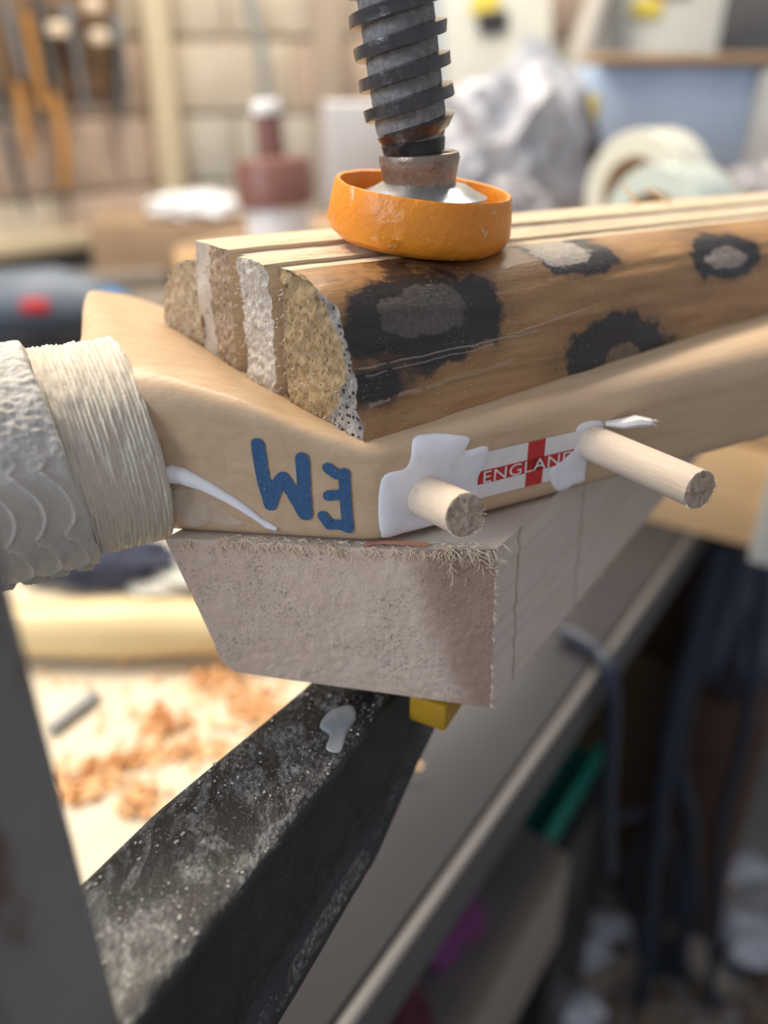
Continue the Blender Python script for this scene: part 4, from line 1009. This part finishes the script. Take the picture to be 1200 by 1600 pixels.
# things further back, standing on the bench by the wall
def on_bench(px, y):
    r = ray(px, 330); s = y / r.y; return Vector((r.x * s, y, BZ))
def panel(name, label, cat, mat, px, y, w, h, rx, ry, thick=0.02, extra=None):
    t = thing(name, label, cat, on_bench(px, y)); t.rotation_euler = (rx, ry, 0)
    m = MB(); m.box((0, 0, h / 2), (w, thick, h), None, 0.004); m.build('sheet', mat, t)
    if extra: extra(t, thick)
    return t
def ex1(t, th):
    m = MB(); m.box((-0.018, -th / 2 - 0.002, 0.505), (0.05, 0.003, 0.075), Matrix.Rotation(0.3, 3, 'Y'), 0.001); m.build('yellow_label', M['yellow'], t)
    m = MB(); m.box((-0.01, -th / 2 - 0.006, 0.462), (0.055, 0.012, 0.032), None, 0.005); m.build('black_clip', M['black'], t)
panel('notice_board', 'tall off-white board with yellow label and black clip behind the bag', 'board', M['paper_white'], 790, 1.74, 0.20, 0.64, R(-6), R(-4), extra=ex1)
def ex2(t, th):
    m = MB(); m.box((0.005, -th / 2 - 0.002, 0.50), (0.075, 0.003, 0.022), Matrix.Rotation(-0.15, 3, 'Y'), 0.001); m.build('red_print', plain('dull_red_print', (0.36, 0.13, 0.12), None, 30), t)
    m = MB(); m.box((-0.03, -th / 2 - 0.002, 0.47), (0.05, 0.003, 0.03), None, 0.001); m.build('yellow_print', M['yellow'], t)
panel('cement_bag', 'pale upright sack with red and yellow print behind the blue carton', 'sack', M['paper_white'], 972, 1.68, 0.21, 0.64, R(-4), R(3), 0.09, ex2)
panel('blue_sheet', 'bluish grey sheet leaning on the back wall behind the screw', 'sheet', plain('blue_grey_sheet', (0.33, 0.37, 0.42), (0.28, 0.32, 0.37), 8), 730, 1.95, 0.30, 0.75, R(-5), 0, 0.012)
boxthing('black_case', 'tall black case at the far right behind the blue carton', 'case', M['dark_grey'], on_bench(1130, 1.98), (0.26, 0.2, 0.78), R(-8), 0.01)
m = MB(); a0 = at_d(905, 130, 1.38); a1 = at_d(915, 60, 1.38); a2 = at_d(935, 5, 1.38); a3 = at_d(965, -60, 1.38)
m.tube([Vector((a0.x, a0.y, BZ)), a0, a1, a2, a3], [0.022, 0.024, 0.024, 0.022, 0.020], 14)
ob = m.build('bent_pipe', plain('taupe_pipe', (0.34, 0.32, 0.29), (0.28, 0.26, 0.23), 20)); tag(ob, 'bent taupe pipe rising between white panel and sack', 'pipe')
boxthing('brown_carton', 'low brown carton on the bench carrying the crumpled white bag', 'box', M['card'], on_bench(285, 1.78), (0.34, 0.20, 0.12), R(6))
b3 = crumple('white_bag', M['white'], (0.085, 0.05, 0.026), 4.4, 2.4, 0.35)
rest(b3, on_bench(305, 1.74) + Vector((0, 0, 0.121)), 0.020); tag(b3, 'flat crumpled white plastic bag left of the glue bottle', 'plastic bag')
boxthing('timber_length', 'long pale timber length on the bench behind the power tool', 'timber', M['beige'], on_bench(70, 1.60), (0.40, 0.07, 0.035), R(20))
boxthing('dull_plank', 'dull brown plank lying on the bench near the left wall', 'plank', M['beige'], on_bench(30, 1.42), (0.50, 0.11, 0.03), R(12))
# power tool at the left edge
t = thing('power_tool', 'slate blue power tool with red button lying beyond the bat handle', 'power tool', on_bench(62, 1.30), R(8))
m = MB(); m.tube([(-0.12, 0, 0.055), (-0.08, 0, 0.06), (0.0, 0, 0.062), (0.045, 0, 0.055), (0.06, 0, 0.05)], [0.036, 0.05, 0.052, 0.044, 0.036], 24); m.build('casing', M['tool_grey'], t)
m = MB(); m.tube([(0.055, 0, 0.05), (0.075, 0, 0.045), (0.105, 0, 0.04), (0.112, 0, 0.04)], [0.034, 0.036, 0.030, 0.02], 20); m.build('nose', M['blue'], t)
m = MB(); m.box((-0.02, -0.050, 0.066), (0.042, 0.014, 0.022), None, 0.006); m.build('button', M['red'], t)
m = MB(); m.box((-0.02, -0.02, 0.012), (0.16, 0.07, 0.024), None, 0.008); m.build('base_plate', M['black'], t)

# ------------------------------------------------------------------ tools hanging on the left wall
WK = Vector((KX.x, KX.y, 0)) + nl * 0.058
def wp_(px, py, off=0.0): return at_plane(px, py, WK + nl * off, nl)
def hung(name, label, cat, segs):
    """segs: (part name, material, [(px,py)...], [radius...])"""
    f = segs[0][2][0]; p0 = wp_(*f); t = thing(name, label, cat, p0, 0, 'hand tools hanging on the left wall')
    for nm, mt, pts, rad in segs:
        m = MB(); m.tube([wp_(*q) - p0 for q in pts], rad, 12, squash=0.7); m.build(nm, mt, t)
H = M['chisel_handle']; S_ = M['tool_steel']; D_ = M['tool_dark']
hung('file', 'long dark file hanging lowest at the left edge', 'file', [('blade', D_, [(-10, 130), (15, 230), (45, 340)], [0.012, 0.013, 0.006])])
hung('chisel', 'steel chisel with orange handle hanging nearest the left edge', 'chisel', [('blade', S_, [(5, -10), (22, 60), (38, 122)], [0.012, 0.013, 0.011]), ('handle', H, [(28, 130), (38, 190), (48, 255)], [0.013, 0.018, 0.009])])
hung('screwdriver', 'long-handled orange screwdriver in the middle of the hanging tools', 'screwdriver', [('shaft', D_, [(60, -10), (75, 80), (88, 150)], [0.016, 0.014, 0.012]), ('handle', H, [(84, 145), (98, 210), (104, 285), (102, 300)], [0.014, 0.021, 0.018, 0.010]), ('tip', D_, [(104, 296), (108, 325)], [0.007, 0.005])])
hung('mallet', 'orange wooden mallet handle hanging behind the screwdriver', 'mallet', [('handle', H, [(40, 20), (52, 80), (68, 168)], [0.016, 0.016, 0.014])])
hung('spanner', 'pale steel spanner hanging right of the screwdriver', 'spanner', [('jaw', S_, [(100, 5), (108, 35)], [0.022, 0.025]), ('shank', S_, [(108, 35), (122, 100), (132, 160)], [0.017, 0.012, 0.010]), ('ring', S_, [(132, 158), (138, 178)], [0.015, 0.013])])
hung('pliers', 'dark handled pliers hanging nearest the corner post', 'pliers', [('jaw', S_, [(178, 20), (184, 70)], [0.016, 0.020]), ('grip', D_, [(186, 75), (190, 130), (188, 180)], [0.016, 0.019, 0.014]), ('tip', S_, [(188, 178), (193, 210)], [0.012, 0.007])])
m = MB(); pA, pB = wp_(-20, 40), wp_(190, -5)
pr_ = boxthing('tool_rack', 'narrow brown timber rack behind the hanging hand tools', 'rack', M['tan_brown'], (0, 0, 0), (0.32, 0.02, 0.26), math.atan2(dl.y, dl.x), 0.003)
q_ = wp_(95, 60); pr_.location = (q_.x - nl.x * 0.034, q_.y - nl.y * 0.034, q_.z - 0.10)
# pale bright knobs on the rack
for i, (x, y) in enumerate(((145, 8), (90, 46), (155, 58))):
    q = wp_(x, y, 0.02); c_ = MB(); c_.lathe([(0.010, 0), (0.020, 0.004), (0.021, 0.018), (0.015, 0.026)], 20); o = c_.build('wooden_knob', M['fray']); o.location = (q.x, q.y, q.z - 0.013)
    tag(o, ['pale wooden knob highest on the tool rack', 'pale wooden knob beside the spanner on the rack', 'pale wooden knob beside the pliers on the rack'][i], 'knob', 'pale knobs on the tool rack')
# grey cable on the back wall
m = MB(); pts = [at_y(x, y, 2.16) for x, y in ((375, -60), (388, 5), (404, 60), (412, 120), (414, 200), (412, 330))]
m.tube(pts, 0.0115, 12); ob = m.build('wall_cable', M['wall_cable']); tag(ob, 'grey cable running down the back wall behind the glue bottle', 'cable')

# ------------------------------------------------------------------ UNDER THE BENCH
def under(px, py, y): return at_y(px, py, y)
def floorbox(name, label, cat, mat, px, py, y, size, rz, z0=0.0, bev=0.006):
    p = at_y(px, py, y); return boxthing(name, label, cat, mat, Vector((p.x, p.y, z0)), size, rz, bev)
floorbox('storage_box', 'tan brown box on the floor under the bench', 'box', M['tan_brown'], 990, 1150, 1.18, (0.17, 0.3, 0.42), ba - R(90), 0.0)
floorbox('storage_box', 'dark reddish brown box on top of the tan brown box', 'box', M['dark_brown'], 1025, 960, 1.18, (0.19, 0.3, 0.30), ba - R(90), 0.4205)
floorbox('dark_cabinet', 'dark cabinet deep under the bench', 'cabinet', M['dark_grey'], 1130, 1150, 1.55, (0.9, 0.4, 0.78), ba - R(90), 0.0)
g = thing('green_tray', 'green plastic tray under the bench edge', 'tray', at_y(872, 1245, 0.70), ba)
m = MB(); m.box((0, 0.04, 0), (0.18, 0.12, 0.006), None, 0.002); m.build('tray_base', M['green'], g)
for s in (-1, 1):
    m = MB(); m.box((0, 0.04 + s * 0.06, 0.018), (0.18, 0.006, 0.04), None, 0.002); m.build('tray_side', M['green'], g)
gs = boxthing('grey_toolbox', 'dark toolbox on the floor carrying the green tray', 'toolbox', M['black'], Vector((g.location.x - 0.03, g.location.y + 0.03, 0)), (0.16, 0.17, g.location.z - 0.004), ba, 0.006)
pu = crumple('purple_cloth', M['purple'], (0.06, 0.045, 0.05), 2.2); p = at_z(705, 1500, -0.616); rest(pu, p + EN * 0.048 , 0.037); tag(pu, 'bundled purple cloth on the shelf below the bench edge', 'cloth')
pu = crumple('maroon_cloth', M['maroon'], (0.05, 0.04, 0.035), 6.2); p = at_z(640, 1585, -0.616); rest(pu, p + EN * 0.03 - ED * 0.03, 0.026); tag(pu, 'bundled dark maroon cloth beside the purple cloth', 'cloth')
# hanging cables
def cable(label, pts, r, y0=0, y1=0):
    P = []
    n = len(pts)
    raw = [at_y(q[0], q[1], q[2] if len(q) > 2 else lerp(y0, y1, i / (n - 1))) for i, q in enumerate(pts)]
    for i in range(n - 1):
        a, b, c, d = raw[max(i - 1, 0)], raw[i], raw[i + 1], raw[min(i + 2, n - 1)]
        for s in range(6):
            t = s / 6; P.append(0.5 * ((2 * b) + (-a + c) * t + (2 * a - 5 * b + 4 * c - d) * t * t + (-a + 3 * b - 3 * c + d) * t ** 3))
    P.append(raw[-1])
    for q in P: q.z = max(q.z, 0.02 + r)
    m = MB(); m.tube(P, r, 8); o = m.build('power_cable', M['cable']); tag(o, label, 'cable', 'dark cables hanging under the bench')
cable('dark blue cable looping over the bench edge and hanging down', [(880, 985, 0.508), (925, 1010, 0.489), (948, 1036, 0.468), (957, 1078, 0.466), (956, 1140, 0.472), (950, 1260, 0.49), (952, 1360, 0.50)], 0.006)
cable('dark blue cable hanging nearest the brown boxes', [(1125, 850), (1090, 980), (1050, 1120), (1030, 1280), (1015, 1420), (1000, 1600)], 0.011, 0.72, 0.74)
cable('dark blue cable bundle hanging from the bench beside the white board', [(1150, 850), (1120, 960), (1075, 1080), (1060, 1200), (1080, 1290), (1070, 1420), (1050, 1600)], 0.012, 0.76, 0.78)
cable('thin dark cable hanging at the far right', [(1195, 880), (1180, 1020), (1160, 1160), (1128, 1290), (1122, 1420), (1112, 1520), (1105, 1640)], 0.007, 0.72, 0.74)
cable('dark cable curling towards the lower right corner', [(960, 1280), (1010, 1270), (1045, 1310), (1055, 1400), (1020, 1480), (1040, 1550)], 0.007, 0.74, 0.80)
cable('dark cable lying along the floor joint at lower right', [(1020, 1520), (1070, 1545), (1130, 1552), (1260, 1545)], 0.008, 0.78, 0.79)
# blue-grey sacks and scraps in the shade
sk = crumple('blue_grey_sack', plain('blue_grey_sacking', (0.10, 0.11, 0.15), (0.07, 0.078, 0.11), 20, rough=0.6), (0.06, 0.05, 0.17), 7.7); p = at_y(1135, 1000, 0.92); rest(sk, Vector((p.x + 0.02, p.y, 0.47)), 0.122)
tag(sk, 'bluish grey sack under the bench behind the cables', 'sack')
stl = boxthing('low_stool', 'low dark stool under the sack beneath the bench', 'stool', M['dark_brown'], Vector((sk.location.x, sk.location.y, 0)), (0.13, 0.13, 0.469), ba, 0.01)
rnd = random.Random(31)
lab = ['crumpled clear film scrap on the floor nearest the fascia board', 'crumpled clear film scrap lying below the dark toolbox', 'crumpled clear film scrap at the bottom edge of the floor', 'crumpled clear film scrap by the right-hand cable', 'crumpled clear film scrap at the right edge above the floor joint', 'crumpled clear film scrap among the middle cables']
for i, (x, y, s) in enumerate(((905, 1495, 0.035), (945, 1462, 0.03), (890, 1585, 0.028), (1160, 1372, 0.03), (1185, 1480, 0.04), (1060, 1420, 0.028))):
    p = at_z(x, y, -1.205); c_ = crumple('film_scrap', M['clear'], (s * 1.5, s, s * 0.6), i * 3.3, 2.6, 0.5, sub=3); rest(c_, p, s * 0.45); tag(c_, lab[i], 'film scrap', 'film scraps on the floor')
lab = ['pale timber offcut on the floor below the toolbox', 'short pale timber offcut beside the film scraps', 'pale timber offcut standing out beside the right-hand cable', 'brown timber offcut at the bottom edge', 'grey timber offcut at the right edge of the floor', 'pale timber offcut lying between the hanging cables']
for i, (x, y, s, a, mt) in enumerate(((920, 1500, 0.13, 0.3, 'beige'), (940, 1520, 0.10, 0.5, 'beige'), (1075, 1490, 0.14, 1.9, 'beige'), (870, 1560, 0.12, 1.0, 'tan_brown'), (1170, 1420, 0.14, 0.5, 'mid_grey'), (1100, 1350, 0.15, 1.6, 'card'))):
    p = at_z(x, y, -1.205); boxthing('timber_offcut', lab[i], 'timber offcut', M[mt], Vector((p.x, p.y, 0.019 + 0.0005)), (s, 0.045, 0.03), a, 0.003, 'offcuts on the floor')

# litter on the floor under the bench, too fine to count
rnd = random.Random(77); m = MB()
for i in range(520):
    p = at_z(rnd.uniform(840, 1230), rnd.uniform(1380, 1640), -1.205); L = rnd.uniform(0.006, 0.03)
    m.box((p.x, p.y, 0.0195 + 0.004 * rnd.random()), (L, L * rnd.uniform(0.2, 0.6), 0.004), Matrix.Rotation(rnd.uniform(0, 6.28), 3, 'Z') @ Matrix.Rotation(rnd.uniform(-0.3, 0.3), 3, 'X'), 0, rnd.choice((0, 0, 1, 2)))
lt = m.build('wood_litter', [M['tan_brown'], M['beige'], M['dark_brown']], smooth=False); tag(lt, 'scattered brown chips and wood litter on the floor under the bench', 'litter', kind='stuff')
cable('dark cable drooping in a loose loop near the floor', [(1000, 1300), (985, 1400), (1010, 1500), (1065, 1530), (1090, 1450), (1085, 1330)], 0.006, 0.80, 0.84)
